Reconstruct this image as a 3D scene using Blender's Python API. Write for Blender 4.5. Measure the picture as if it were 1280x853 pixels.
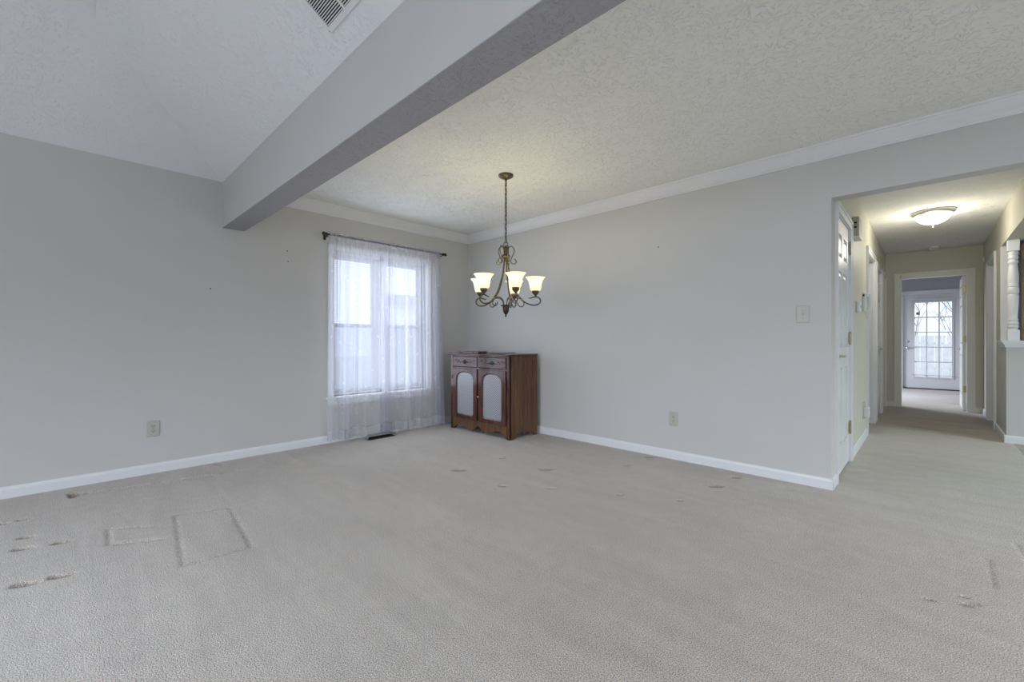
import bpy, math, random
from mathutils import Vector, Matrix
random.seed(7)
for o in list(bpy.data.objects): bpy.data.objects.remove(o)
scene = bpy.context.scene
C = scene.collection
PI = math.pi

# ------------------------------------------------------------------ camera, world, light, exposure
CAM_H = 1.0584
F_PX, YAW, HORIZON = 538.72, 43.947, 425.36
cam = bpy.data.cameras.new('camera'); cam_o = bpy.data.objects.new('camera', cam); C.objects.link(cam_o)
cam_o.location = (0, 0, CAM_H); cam_o.rotation_euler = (PI/2, 0, math.radians(YAW))
cam.sensor_width = 36; cam.sensor_fit = 'HORIZONTAL'; cam.lens = F_PX/1280*36
cam.shift_y = (HORIZON-426.5)/1280; cam.clip_start = 0.05; cam.clip_end = 200
scene.camera = cam_o
vs = scene.view_settings
vs.view_transform = 'Standard'; vs.look = 'None'; vs.gamma = 1; vs.use_curve_mapping = False
vs.exposure = 0.05
world = bpy.data.worlds.new('overcast_sky'); scene.world = world; world.use_nodes = True
bg = world.node_tree.nodes['Background']; bg.inputs[0].default_value = (.80, .88, 1, 1); bg.inputs[1].default_value = 1.5

def area(name, loc, aim, sx, sy, power, col, spread=105):
    """area lamp at a window opening: sx wide, sy high, shining along aim"""
    l = bpy.data.lights.new(name, 'AREA'); l.shape = 'RECTANGLE'; l.size = sx; l.size_y = sy; l.energy = power; l.color = col; l.spread = math.radians(spread)
    o = bpy.data.objects.new(name, l); o.location = loc; o.rotation_euler = Vector(aim).to_track_quat('-Z', 'Y').to_euler(); C.objects.link(o)
    return o
DAY = (.76, .85, 1.0)
# added fill lamps at unseen, made-up windows, plus daylight by the kitchen and dining windows; sky light comes in slanting down
area('fill_rear_left', (-1.9, -3.6, 1.15), (0, .72, -.69), 2.5, 2.0, 108, DAY)
area('fill_rear_right', (1.5, -3.6, 1.45), (0, .9, -.44), 1.7, 1.3, 45, DAY, 120)
area('fill_living_right', (3.1, -1.2, 1.4), (-.65, 0, -.76), 2.2, 1.5, 36, DAY)
area('fill_dining_right', (3.1, 2.3, 1.4), (-.65, 0, -.76), 1.7, 1.4, 34, (.90, .94, 1.0))  # added lamp, brightens the ceiling and floor on the right
area('daylight_kitchen_window', (4.2, 5.4, 1.45), (-.68, 0, -.73), 1.7, 1.3, 56, (.74, .93, 1.0))
area('fill_end_room', (-2.46, 11.0, 1.4), (.85, 0, -.5), 1.5, 1.2, 62, (.76, .83, 1.0))  # added lamp, brightens the end room from an unseen opening
area('daylight_dining_window', (-4.462, 2.51, 1.22), (1, 0, 0), 1.1, 1.5, 14, DAY, 170)

# ------------------------------------------------------------------ dimensions (metres)
XA, YB, H = -4.438, 3.761, 2.44          # window wall, outlet wall, ceiling
XR, YR = 3.0, -3.5                       # the two walls behind the camera
HL, HR, HE = -0.49, 0.585, 9.2           # hallway left, right, end
FY, FYE = HE+.12, 12.85                  # end room
HDR = 2.065                              # head of the opening to the hallway
BY0, BY1, BZ = .957, 1.125, 2.04         # dropped beam
TZ = 2.995; S = 2/3                      # raised ceiling: height where the slope above the beam ends, pitch

# ------------------------------------------------------------------ helpers
class B:
    def __init__(s): s.v = []; s.f = []; s.sm = []
    def add(s, vs_, fs, smooth=False):
        n = len(s.v); s.v += [tuple(p) for p in vs_]
        for f in fs: s.f.append(tuple(i+n for i in f)); s.sm.append(smooth)
        return s
    def box(s, x0, x1, y0, y1, z0, z1, ch=0):
        x0, x1 = sorted((x0, x1)); y0, y1 = sorted((y0, y1)); z0, z1 = sorted((z0, z1))
        if not ch:
            v = [(x, y, z) for z in (z0, z1) for y in (y0, y1) for x in (x0, x1)]
            return s.add(v, [(0,2,3,1),(4,5,7,6),(0,1,5,4),(2,6,7,3),(0,4,6,2),(1,3,7,5)])
        # chamfered box: hull of three slightly shrunken slabs
        c = min(ch, (x1-x0)/2.01, (y1-y0)/2.01, (z1-z0)/2.01)
        v = []; idx = {}
        for sx in (0, 1):
            for sy in (0, 1):
                for sz in (0, 1):
                    X = (x0, x1)[sx]; Y = (y0, y1)[sy]; Z = (z0, z1)[sz]
                    dx = c if sx == 0 else -c; dy = c if sy == 0 else -c; dz = c if sz == 0 else -c
                    for a, p in enumerate(((X, Y+dy, Z+dz), (X+dx, Y, Z+dz), (X+dx, Y+dy, Z))):
                        idx[sx, sy, sz, a] = len(v); v.append(p)
        fs = []
        g = lambda sx, sy, sz, a: idx[sx, sy, sz, a]
        for k in (0, 1):
            fs.append([g(k,0,0,0), g(k,1,0,0), g(k,1,1,0), g(k,0,1,0)])
            fs.append([g(0,k,0,1), g(1,k,0,1), g(1,k,1,1), g(0,k,1,1)])
            fs.append([g(0,0,k,2), g(1,0,k,2), g(1,1,k,2), g(0,1,k,2)])
        for p in (0, 1):
            for q in (0, 1):
                fs.append([g(p,q,0,0), g(p,q,1,0), g(p,q,1,1), g(p,q,0,1)])
                fs.append([g(p,0,q,0), g(p,1,q,0), g(p,1,q,2), g(p,0,q,2)])
                fs.append([g(0,p,q,1), g(1,p,q,1), g(1,p,q,2), g(0,p,q,2)])
        for sx in (0, 1):
            for sy in (0, 1):
                for sz in (0, 1): fs.append([g(sx,sy,sz,0), g(sx,sy,sz,1), g(sx,sy,sz,2)])
        cx = Vector(((x0+x1)/2, (y0+y1)/2, (z0+z1)/2)); out = []
        for f in fs:
            P = [Vector(v[i]) for i in f]; m = sum(P, Vector())/len(P)
            out.append(f if (P[1]-P[0]).cross(P[2]-P[0]).dot(m-cx) > 0 else f[::-1])
        return s.add(v, out)
    def tube(s, pts, r, n=8, closed=False, cap=True):
        P = [Vector(p) for p in pts]; m = len(P)
        R = r if isinstance(r, (list, tuple)) else [r]*m
        T = []
        for i in range(m):
            a = P[i-1] if (i or closed) else P[i]; b = P[(i+1) % m] if (i < m-1 or closed) else P[i]
            T.append((b-a).normalized())
        up = Vector((0, 0, 1)) if abs(T[0].z) < .9 else Vector((1, 0, 0))
        N = (up - T[0]*up.dot(T[0])).normalized(); vs_ = []
        for i in range(m):
            N = (N - T[i]*N.dot(T[i])).normalized(); Bn = T[i].cross(N)
            for k in range(n):
                a = 2*PI*k/n; vs_.append(P[i] + (N*math.cos(a)+Bn*math.sin(a))*R[i])
        fs = []
        for i in range(m if closed else m-1):
            j = (i+1) % m
            for k in range(n): fs.append((i*n+k, i*n+(k+1) % n, j*n+(k+1) % n, j*n+k))
        if cap and not closed:
            fs.append(tuple(range(n))[::-1]); fs.append(tuple(range((m-1)*n, m*n)))
        return s.add(vs_, fs, True)
    def lathe(s, prof, c=(0, 0, 0), n=24, axis='z'):
        vs_ = []; fs = []; m = len(prof); c = Vector(c)
        for r, h in prof:
            for k in range(n):
                a = 2*PI*k/n; p = (r*math.cos(a), r*math.sin(a), h)
                if axis == 'x': p = (h, r*math.cos(a), r*math.sin(a))
                if axis == 'y': p = (r*math.sin(a), h, r*math.cos(a))
                vs_.append(c+Vector(p))
        for i in range(m-1):
            for k in range(n): fs.append((i*n+k, i*n+(k+1) % n, (i+1)*n+(k+1) % n, (i+1)*n+k))
        if prof[0][0] > 1e-5: fs.append(tuple(range(n))[::-1])
        if prof[-1][0] > 1e-5: fs.append(tuple(range((m-1)*n, m*n)))
        return s.add(vs_, fs, True)
    def prism(s, poly, fn, a, b):
        """poly of 2-D points, extruded from a to b; fn(u, v, w) gives the 3-D point"""
        n = len(poly)
        vs_ = [fn(u, v, a) for u, v in poly]+[fn(u, v, b) for u, v in poly]
        fs = [tuple(range(n))[::-1], tuple(range(n, 2*n))]+[(i, (i+1) % n, n+(i+1) % n, n+i) for i in range(n)]
        return s.add(vs_, fs)
    def sphere(s, c, r, n=12, sc=(1, 1, 1)):
        pr = [(max(r*math.sin(PI*i/8), 0)*1, -r*math.cos(PI*i/8)) for i in range(9)]
        b = B().lathe(pr, (0, 0, 0), n)
        return s.add([(c[0]+p[0]*sc[0], c[1]+p[1]*sc[1], c[2]+p[2]*sc[2]) for p in b.v], b.f, True)

def smooth_path(pts, k=6):
    P = [Vector(p) for p in pts]; out = []
    for i in range(len(P)-1):
        a = P[max(i-1, 0)]; b = P[i]; c = P[i+1]; d = P[min(i+2, len(P)-1)]
        for j in range(k):
            t = j/k
            out.append(.5*((2*b)+(c-a)*t+(2*a-5*b+4*c-d)*t*t+(3*b-3*c+d-a)*t**3))
    out.append(P[-1]); return out

WORLD = {}
def wloc(o):
    p = Vector(o.location)
    while o.parent: o = o.parent; p += Vector(o.location)
    return p
def obj(name, b, m, parent=None, kind=None, label=None, cat=None, group=None, loc=None, recalc=True):
    if parent is not None: org = wloc(parent)
    elif loc is not None: org = Vector(loc)
    else:
        xs, ys, zs = zip(*b.v); org = Vector(((min(xs)+max(xs))/2, (min(ys)+max(ys))/2, min(zs)))
    me = bpy.data.meshes.new(name)
    me.from_pydata([tuple(Vector(p)-org) for p in b.v], [], b.f)
    me.polygons.foreach_set('use_smooth', b.sm)
    if recalc:
        import bmesh
        bm = bmesh.new(); bm.from_mesh(me); bmesh.ops.recalc_face_normals(bm, faces=bm.faces); bm.to_mesh(me); bm.free()
    if any(b.sm):
        try: me.set_sharp_from_angle(angle=math.radians(50))
        except Exception: pass
    me.materials.append(m); me.update()
    o = bpy.data.objects.new(name, me); C.objects.link(o)
    if parent is not None: o.parent = parent
    else: o.location = org
    tag(o, label, cat, group, kind); return o
def tag(o, label=None, cat=None, group=None, kind=None):
    if label: o['label'] = label
    if cat: o['category'] = cat
    if group: o['group'] = group
    if kind: o['kind'] = kind
    return o
def thing(name, loc, label, cat, group=None, kind=None):
    o = bpy.data.objects.new(name, None); o.location = loc; o.empty_display_size = .05; C.objects.link(o)
    return tag(o, label, cat, group, kind)
def struct(name, b, m, label=None, parent=None): return obj(name, b, m, parent, None if parent else 'structure', label)
def piece(src, off, name, parent):
    c = src.copy(); c.name = name; C.objects.link(c); c.parent = parent; c.location = off; return c

# ------------------------------------------------------------------ materials
def newmat(name):
    m = bpy.data.materials.new(name); m.use_nodes = True
    nt = m.node_tree; return m, nt, nt.nodes['Principled BSDF'], nt.nodes['Material Output']
def N(nt, t, **kw):
    n = nt.nodes.new(t)
    for k, v in kw.items():
        if k.startswith('i_'):
            key = k[2:]; key = int(key) if key.isdigit() else key.replace('_', ' ')
            n.inputs[key].default_value = v
        else: setattr(n, k, v)
    return n
def plain(name, col, rough=.5, metal=0, var=.04, scale=8, bump=0, bscale=60, spec=.5):
    m, nt, p, out = newmat(name)
    tc = N(nt, 'ShaderNodeTexCoord'); no = N(nt, 'ShaderNodeTexNoise'); no.inputs['Scale'].default_value = scale; no.inputs['Detail'].default_value = 4
    nt.links.new(tc.outputs['Object'], no.inputs['Vector'])
    rp = N(nt, 'ShaderNodeValToRGB')
    rp.color_ramp.elements[0].position = .3; rp.color_ramp.elements[1].position = .7
    rp.color_ramp.elements[0].color = tuple(c*(1-var) for c in col)+(1,); rp.color_ramp.elements[1].color = tuple(min(c*(1+var), 1) for c in col)+(1,)
    nt.links.new(no.outputs['Fac'], rp.inputs['Fac']); nt.links.new(rp.outputs['Color'], p.inputs['Base Color'])
    p.inputs['Roughness'].default_value = rough; p.inputs['Metallic'].default_value = metal
    p.inputs['Specular IOR Level'].default_value = spec
    if bump:
        n2 = N(nt, 'ShaderNodeTexNoise'); n2.inputs['Scale'].default_value = bscale; n2.inputs['Detail'].default_value = 3
        nt.links.new(tc.outputs['Object'], n2.inputs['Vector'])
        bp = N(nt, 'ShaderNodeBump'); bp.inputs['Strength'].default_value = bump; bp.inputs['Distance'].default_value = .003
        nt.links.new(n2.outputs['Fac'], bp.inputs['Height']); nt.links.new(bp.outputs['Normal'], p.inputs['Normal'])
    return m
def stomp_mat(name, col, strength=.6):
    """slap-brush ceiling texture: raised strokes fanning out around scattered centres"""
    m, nt, p, out = newmat(name); L = nt.links.new
    p.inputs['Base Color'].default_value = (*col, 1); p.inputs['Roughness'].default_value = .85; p.inputs['Specular IOR Level'].default_value = .2
    tc = N(nt, 'ShaderNodeTexCoord')
    wn = N(nt, 'ShaderNodeTexNoise'); wn.inputs['Scale'].default_value = 9; wn.inputs['Detail'].default_value = 2; L(tc.outputs['Object'], wn.inputs['Vector'])
    sc = N(nt, 'ShaderNodeVectorMath', operation='SCALE'); sc.inputs['Scale'].default_value = .05; L(wn.outputs['Color'], sc.inputs[0])
    ad = N(nt, 'ShaderNodeVectorMath', operation='ADD'); L(tc.outputs['Object'], ad.inputs[0]); L(sc.outputs[0], ad.inputs[1])
    def layer(scale, seed):
        off = N(nt, 'ShaderNodeVectorMath', operation='ADD'); off.inputs[1].default_value = (seed, seed*1.7, seed*.3); L(ad.outputs[0], off.inputs[0])
        vo = N(nt, 'ShaderNodeTexVoronoi'); vo.inputs['Scale'].default_value = scale; L(off.outputs[0], vo.inputs['Vector'])
        df = N(nt, 'ShaderNodeVectorMath', operation='SUBTRACT'); L(off.outputs[0], df.inputs[0]); L(vo.outputs['Position'], df.inputs[1])
        sp = N(nt, 'ShaderNodeSeparateXYZ'); L(df.outputs[0], sp.inputs[0])
        at = N(nt, 'ShaderNodeMath', operation='ARCTAN2'); L(sp.outputs['Y'], at.inputs[0]); L(sp.outputs['X'], at.inputs[1])
        ln = N(nt, 'ShaderNodeVectorMath', operation='LENGTH'); L(df.outputs[0], ln.inputs[0])
        a2 = N(nt, 'ShaderNodeMath', operation='MULTIPLY'); a2.inputs[1].default_value = 3.2; L(at.outputs[0], a2.inputs[0])
        r2 = N(nt, 'ShaderNodeMath', operation='MULTIPLY'); r2.inputs[1].default_value = 22; L(ln.outputs['Value'], r2.inputs[0])
        cb = N(nt, 'ShaderNodeCombineXYZ'); L(a2.outputs[0], cb.inputs['X']); L(r2.outputs[0], cb.inputs['Y'])
        sc_ = N(nt, 'ShaderNodeSeparateColor'); L(vo.outputs['Color'], sc_.inputs[0])
        z = N(nt, 'ShaderNodeMath', operation='MULTIPLY'); z.inputs[1].default_value = 40; L(sc_.outputs[0], z.inputs[0]); L(z.outputs[0], cb.inputs['Z'])
        n2 = N(nt, 'ShaderNodeTexNoise'); n2.inputs['Scale'].default_value = 1.6; n2.inputs['Detail'].default_value = 3; n2.inputs['Roughness'].default_value = .6
        L(cb.outputs[0], n2.inputs['Vector'])
        mr = N(nt, 'ShaderNodeMapRange', interpolation_type='SMOOTHSTEP'); mr.inputs['From Min'].default_value = .56; mr.inputs['From Max'].default_value = .66
        L(n2.outputs['Fac'], mr.inputs['Value']); return mr.outputs[0]
    mx = N(nt, 'ShaderNodeMath', operation='MAXIMUM'); L(layer(5.2, 3), mx.inputs[0]); L(layer(6.1, 11), mx.inputs[1])
    mk = N(nt, 'ShaderNodeTexNoise'); mk.inputs['Scale'].default_value = 5; mk.inputs['Detail'].default_value = 3; L(tc.outputs['Object'], mk.inputs['Vector'])
    mm = N(nt, 'ShaderNodeMapRange'); mm.inputs['From Min'].default_value = .22; mm.inputs['From Max'].default_value = .62; L(mk.outputs['Fac'], mm.inputs['Value'])
    mu = N(nt, 'ShaderNodeMath', operation='MULTIPLY'); L(mx.outputs[0], mu.inputs[0]); L(mm.outputs[0], mu.inputs[1])
    bp = N(nt, 'ShaderNodeBump'); bp.inputs['Strength'].default_value = strength; bp.inputs['Distance'].default_value = .009
    L(mu.outputs[0], bp.inputs['Height']); L(bp.outputs['Normal'], p.inputs['Normal'])
    return m
def carpet_mat():
    m, nt, p, out = newmat('carpet'); L = nt.links.new
    tc = N(nt, 'ShaderNodeTexCoord')
    def noise(s, d=3, dist=0, vec=None):
        n = N(nt, 'ShaderNodeTexNoise'); n.inputs['Scale'].default_value = s; n.inputs['Detail'].default_value = d; n.inputs['Distortion'].default_value = dist
        L(vec or tc.outputs['Object'], n.inputs['Vector']); return n.outputs['Fac']
    fine = noise(250, 3); mid = noise(14, 4); big = noise(1.1, 5, .6)
    mp = N(nt, 'ShaderNodeMapping'); mp.inputs['Rotation'].default_value = (0, 0, math.radians(-22)); mp.inputs['Scale'].default_value = (.55, 5, 1)
    L(tc.outputs['Object'], mp.inputs['Vector']); streak = noise(1.6, 4, .8, mp.outputs[0])
    rp = N(nt, 'ShaderNodeValToRGB'); e = rp.color_ramp.elements
    e[0].position = .37; e[0].color = (.235, .20, .168, 1); e[1].position = .61; e[1].color = (.73, .68, .615, 1)
    L(fine, rp.inputs['Fac'])
    def scaled(src, lo, hi):
        mr = N(nt, 'ShaderNodeMapRange'); mr.inputs['From Min'].default_value = .3; mr.inputs['From Max'].default_value = .7
        mr.inputs['To Min'].default_value = lo; mr.inputs['To Max'].default_value = hi; L(src, mr.inputs['Value']); return mr.outputs[0]
    def mul(a, b):
        n = N(nt, 'ShaderNodeMath', operation='MULTIPLY'); L(a, n.inputs[0]); L(b, n.inputs[1]); return n.outputs[0]
    k = mul(mul(scaled(mid, .95, 1.05), scaled(big, .94, 1.05)), scaled(streak, .95, 1.05))
    vm = N(nt, 'ShaderNodeVectorMath', operation='SCALE'); L(rp.outputs['Color'], vm.inputs[0]); L(k, vm.inputs['Scale'])
    at = N(nt, 'ShaderNodeAttribute', attribute_name='wear')
    mx = N(nt, 'ShaderNodeMix', data_type='RGBA', blend_type='MULTIPLY'); L(at.outputs['Fac'], mx.inputs['Factor'])
    L(vm.outputs[0], mx.inputs[6]); mx.inputs[7].default_value = (.52, .43, .33, 1)
    L(mx.outputs[2], p.inputs['Base Color'])
    p.inputs['Roughness'].default_value = 1; p.inputs['Specular IOR Level'].default_value = .05
    p.inputs['Sheen Weight'].default_value = .15
    bp = N(nt, 'ShaderNodeBump'); bp.inputs['Strength'].default_value = .45; bp.inputs['Distance'].default_value = .006
    L(fine, bp.inputs['Height'])
    b2 = N(nt, 'ShaderNodeBump'); b2.inputs['Strength'].default_value = .12; b2.inputs['Distance'].default_value = .03
    L(streak, b2.inputs['Height']); L(b2.outputs['Normal'], bp.inputs['Normal']); L(bp.outputs['Normal'], p.inputs['Normal'])
    return m
def wood_mat(name, c0, c1, axis='z', rough=.35, scale=1):
    m, nt, p, out = newmat(name); L = nt.links.new
    tc = N(nt, 'ShaderNodeTexCoord'); mp = N(nt, 'ShaderNodeMapping')
    s = {'x': (1.2, 16, 16), 'y': (16, 1.2, 16), 'z': (16, 16, 1.2)}[axis]
    mp.inputs['Scale'].default_value = tuple(k*scale for k in s); L(tc.outputs['Object'], mp.inputs['Vector'])
    n1 = N(nt, 'ShaderNodeTexNoise'); n1.inputs['Scale'].default_value = 2.2; n1.inputs['Detail'].default_value = 6; n1.inputs['Distortion'].default_value = 1.2; L(mp.outputs[0], n1.inputs['Vector'])
    n2 = N(nt, 'ShaderNodeTexNoise'); n2.inputs['Scale'].default_value = 9; n2.inputs['Detail'].default_value = 4; L(mp.outputs[0], n2.inputs['Vector'])
    ad = N(nt, 'ShaderNodeMath', operation='MULTIPLY_ADD'); ad.inputs[1].default_value = .4; L(n2.outputs['Fac'], ad.inputs[0]); L(n1.outputs['Fac'], ad.inputs[2])
    rp = N(nt, 'ShaderNodeValToRGB'); e = rp.color_ramp.elements
    e[0].position = .5; e[0].color = (*c0, 1); e[1].position = .85; e[1].color = (*c1, 1)
    L(ad.outputs[0], rp.inputs['Fac']); L(rp.outputs['Color'], p.inputs['Base Color'])
    p.inputs['Roughness'].default_value = rough
    bp = N(nt, 'ShaderNodeBump'); bp.inputs['Strength'].default_value = .12; bp.inputs['Distance'].default_value = .002; L(ad.outputs[0], bp.inputs['Height']); L(bp.outputs['Normal'], p.inputs['Normal'])
    return m
def lattice_mat():
    """pale woven metal grille: diamond wires over a grey cloth"""
    m, nt, p, out = newmat('lattice'); L = nt.links.new
    tc = N(nt, 'ShaderNodeTexCoord'); mp = N(nt, 'ShaderNodeMapping'); mp.inputs['Rotation'].default_value = (0, math.radians(45), 0); mp.inputs['Scale'].default_value = (1, 1, 1)
    L(tc.outputs['Object'], mp.inputs['Vector'])
    outs = []
    for d in ('X', 'Z'):
        w = N(nt, 'ShaderNodeTexWave', wave_type='BANDS', bands_direction=d, wave_profile='SIN'); w.inputs['Scale'].default_value = 18; L(mp.outputs[0], w.inputs['Vector']); outs.append(w.outputs['Fac'])
    mx = N(nt, 'ShaderNodeMath', operation='MAXIMUM'); L(outs[0], mx.inputs[0]); L(outs[1], mx.inputs[1])
    rp = N(nt, 'ShaderNodeValToRGB'); e = rp.color_ramp.elements; e[0].position = .35; e[0].color = (.05, .048, .05, 1); e[1].position = .8; e[1].color = (.48, .48, .50, 1)
    L(mx.outputs[0], rp.inputs['Fac']); L(rp.outputs['Color'], p.inputs['Base Color']); p.inputs['Roughness'].default_value = .45; p.inputs['Metallic'].default_value = .2
    bp = N(nt, 'ShaderNodeBump'); bp.inputs['Strength'].default_value = .5; bp.inputs['Distance'].default_value = .003; L(mx.outputs[0], bp.inputs['Height']); L(bp.outputs['Normal'], p.inputs['Normal'])
    return m
def sheer_mat(name, opacity, col=(.9, .9, .95)):
    m, nt, p, out = newmat(name); L = nt.links.new
    nt.nodes.remove(p)
    tr = N(nt, 'ShaderNodeBsdfTransparent'); tl = N(nt, 'ShaderNodeBsdfTranslucent'); df = N(nt, 'ShaderNodeBsdfDiffuse')
    tl.inputs['Color'].default_value = (*col, 1); df.inputs['Color'].default_value = (*col, 1)
    m1 = N(nt, 'ShaderNodeMixShader'); m1.inputs['Fac'].default_value = .35; L(tl.outputs[0], m1.inputs[1]); L(df.outputs[0], m1.inputs[2])
    tc = N(nt, 'ShaderNodeTexCoord'); vo = N(nt, 'ShaderNodeTexVoronoi', feature='F1'); vo.inputs['Scale'].default_value = 9; vo.inputs['Randomness'].default_value = .8
    no = N(nt, 'ShaderNodeTexNoise'); no.inputs['Scale'].default_value = 40; L(tc.outputs['Object'], no.inputs['Vector']); L(tc.outputs['Object'], vo.inputs['Vector'])
    ad = N(nt, 'ShaderNodeMath', operation='MULTIPLY_ADD'); ad.inputs[1].default_value = .35; L(no.outputs['Fac'], ad.inputs[0]); L(vo.outputs['Distance'], ad.inputs[2])
    mr = N(nt, 'ShaderNodeMapRange'); mr.inputs['From Min'].default_value = .30; mr.inputs['From Max'].default_value = .36
    mr.inputs['To Min'].default_value = min(opacity+.06, 1); mr.inputs['To Max'].default_value = opacity; L(ad.outputs[0], mr.inputs['Value'])
    m2 = N(nt, 'ShaderNodeMixShader'); L(mr.outputs[0], m2.inputs['Fac']); L(tr.outputs[0], m2.inputs[1]); L(m1.outputs[0], m2.inputs[2])
    L(m2.outputs[0], out.inputs['Surface']); return m
def pane_mat(name, tint=(1, 1, 1), gloss=.08, dull=0):
    m, nt, p, out = newmat(name); L = nt.links.new; nt.nodes.remove(p)
    tr = N(nt, 'ShaderNodeBsdfTransparent'); tr.inputs['Color'].default_value = (*tint, 1)
    gl = N(nt, 'ShaderNodeBsdfGlossy'); gl.inputs['Roughness'].default_value = .03
    mx = N(nt, 'ShaderNodeMixShader'); mx.inputs['Fac'].default_value = gloss; L(tr.outputs[0], mx.inputs[1]); L(gl.outputs[0], mx.inputs[2]); last = mx
    if dull:
        df = N(nt, 'ShaderNodeBsdfDiffuse'); df.inputs['Color'].default_value = (.5, .5, .55, 1)
        m2 = N(nt, 'ShaderNodeMixShader'); m2.inputs['Fac'].default_value = dull; L(mx.outputs[0], m2.inputs[1]); L(df.outputs[0], m2.inputs[2]); last = m2
    L(last.outputs[0], out.inputs['Surface']); return m
def lit_glass(name, col, strength):
    m, nt, p, out = newmat(name); L = nt.links.new
    p.inputs['Base Color'].default_value = (.85, .82, .74, 1); p.inputs['Roughness'].default_value = .3
    p.inputs['Emission Color'].default_value = (*col, 1); p.inputs['Emission Strength'].default_value = strength
    tl = N(nt, 'ShaderNodeBsdfTranslucent'); tl.inputs['Color'].default_value = (.95, .9, .78, 1)
    mx = N(nt, 'ShaderNodeMixShader'); mx.inputs['Fac'].default_value = .5
    L(p.outputs[0], mx.inputs[1]); L(tl.outputs[0], mx.inputs[2]); L(mx.outputs[0], out.inputs['Surface']); return m

M = dict(
    wall=plain('wall_paint', (.575, .57, .555), .75, var=.012, scale=2, bump=.08, bscale=220, spec=.25),
    hall=plain('hall_paint', (.60, .58, .49), .55, var=.012, scale=2, bump=.08, bscale=220, spec=.35),
    blue=plain('end_room_paint', (.42, .43, .475), .75, var=.015, scale=2, spec=.25),
    trim=plain('white_trim_paint', (.74, .745, .76), .38, var=.012, scale=3),
    cream=plain('cream_trim_paint', (.72, .71, .64), .38, var=.012, scale=3),
    door=plain('door_paint', (.72, .725, .73), .32, var=.012, scale=3),
    ceil=stomp_mat('stomped_ceiling', (.83, .83, .80), .62),
    vault=stomp_mat('stomped_vault', (.79, .80, .83), .44),
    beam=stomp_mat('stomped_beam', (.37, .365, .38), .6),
    carpet=carpet_mat(),
    vinyl=plain('vinyl_floor', (.36, .33, .27), .4, var=.2, scale=14),
    wood=wood_mat('dark_walnut', (.038, .014, .011), (.115, .045, .031), 'z', .15),
    woodh=wood_mat('dark_walnut_rails', (.042, .017, .014), (.12, .050, .036), 'x', .13),
    woods=wood_mat('brown_oak_side', (.060, .025, .011), (.165, .074, .032), 'z', .45),
    carve=plain('carved_ornament', (.018, .012, .012), .5),
    dark=plain('dark_void', (.006, .006, .006), .9),
    lattice=lattice_mat(),
    bronze=plain('antique_bronze', (.12, .095, .065), .38, .75, .35, 40),
    darkbronze=plain('dark_bronze', (.05, .035, .026), .4, .7, .3, 40),
    brass=plain('aged_brass', (.38, .31, .17), .38, .8, .15, 60),
    nickel=plain('satin_nickel', (.66, .63, .57), .3, .9, .08, 60),
    plate=plain('almond_plastic', (.46, .47, .40), .35, var=.02),
    white=plain('white_plastic', (.72, .73, .74), .35, var=.02),
    grey=plain('grey_plastic', (.40, .39, .32), .45, var=.03),
    sheer=sheer_mat('sheer_voile', .30), sheerhem=sheer_mat('sheer_voile_hem', .45),
    slat=plain('blind_slat', (.62, .63, .68), .45, var=.01),
    cord=plain('blind_cord', (.62, .62, .64), .7),
    pane=pane_mat('window_pane', (.97, .98, 1), .06), screen=pane_mat('insect_mesh', (.80, .82, .86), .0, .12),
    clear=pane_mat('clear_plastic', (.75, .75, .77), .10, .40),
    shade=lit_glass('frosted_shade', (1, .90, .64), .25), bowl=lit_glass('frosted_bowl', (1, .93, .80), 3.0),
    ground=plain('winter_lawn', (.74, .74, .71), .95, var=.15, scale=3),
    fence=plain('weathered_fence', (.80, .80, .79), .9, var=.08, scale=5),
    bark=plain('pale_bark', (.36, .36, .38), .9, var=.2, scale=20),
    siding=plain('pale_siding', (.84, .84, .83), .8, var=.04), roof=plain('grey_shingles', (.40, .40, .43), .9, var=.15, scale=30),
    sticker=plain('green_sticker', (.30, .36, .16), .6, var=.2, scale=60),
    rack=wood_mat('knotty_pine_board', (.13, .065, .028), (.36, .21, .10), 'z', .5),
)
def bulb_mat():
    m, nt, p, out = newmat('lit_bulb'); nt.nodes.remove(p)
    e = N(nt, 'ShaderNodeEmission'); e.inputs['Color'].default_value = (1, .90, .66, 1); e.inputs['Strength'].default_value = 5
    nt.links.new(e.outputs[0], out.inputs['Surface']); return m
M['bulb'] = bulb_mat()

# ------------------------------------------------------------------ floor: carpet with furniture dents pressed into it
dents = []   # x, y, half length, half width, angle, depth, wear
def dent(x, y, a, b, ang, d, w=.8): dents.append((x, y, a, b, math.radians(ang), d, w))
for x, y, a, b in ((-2.742, 2.226, .050, .028), (-2.737, 2.726, .03, .022), (-2.245, 2.735, .050, .026), (-2.212, 2.203, .026, .02),
                   (-1.826, 3.296, .028, .018), (-1.805, 3.661, .042, .022), (-1.512, 2.632, .02, .014), (-1.103, 3.273, .052, .024), (-1.062, 3.59, .04, .022),
                   (-1.926, 2.409, .03, .012), (-1.175, 2.815, .024, .014), (-2.384, 3.254, .016, .012), (-3.05, 3.02, .014, .01), (-2.98, 2.55, .014, .01)):
    dent(x, y, a, b, 44, .014)
for x, y, a, b in ((-3.48, -.143, .03, .018), (-3.302, -.144, .038, .020), (-3.261, -.009, .036, .020), (-2.817, -.116, .045, .022), (-2.799, -.01, .040, .020), (-3.834, -.17, .03, .015), (-3.83, -.243, .03, .015)):
    dent(x, y, a, b, 70, .014, .75)
for x, y, a, b in ((.106, 2.572, .022, .011), (.11, 2.501, .024, .014), (.14, 2.538, .014, .009), (.006, 2.446, .02, .011)): dent(x, y, a, b, 20, .008, .4)
dent(-4.204, .038, .075, .022, 2, .016, .8); dent(-4.20, .065, .06, .012, 2, .012, .4); dent(-4.344, .901, .055, .014, 25, .012, .8)
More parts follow.
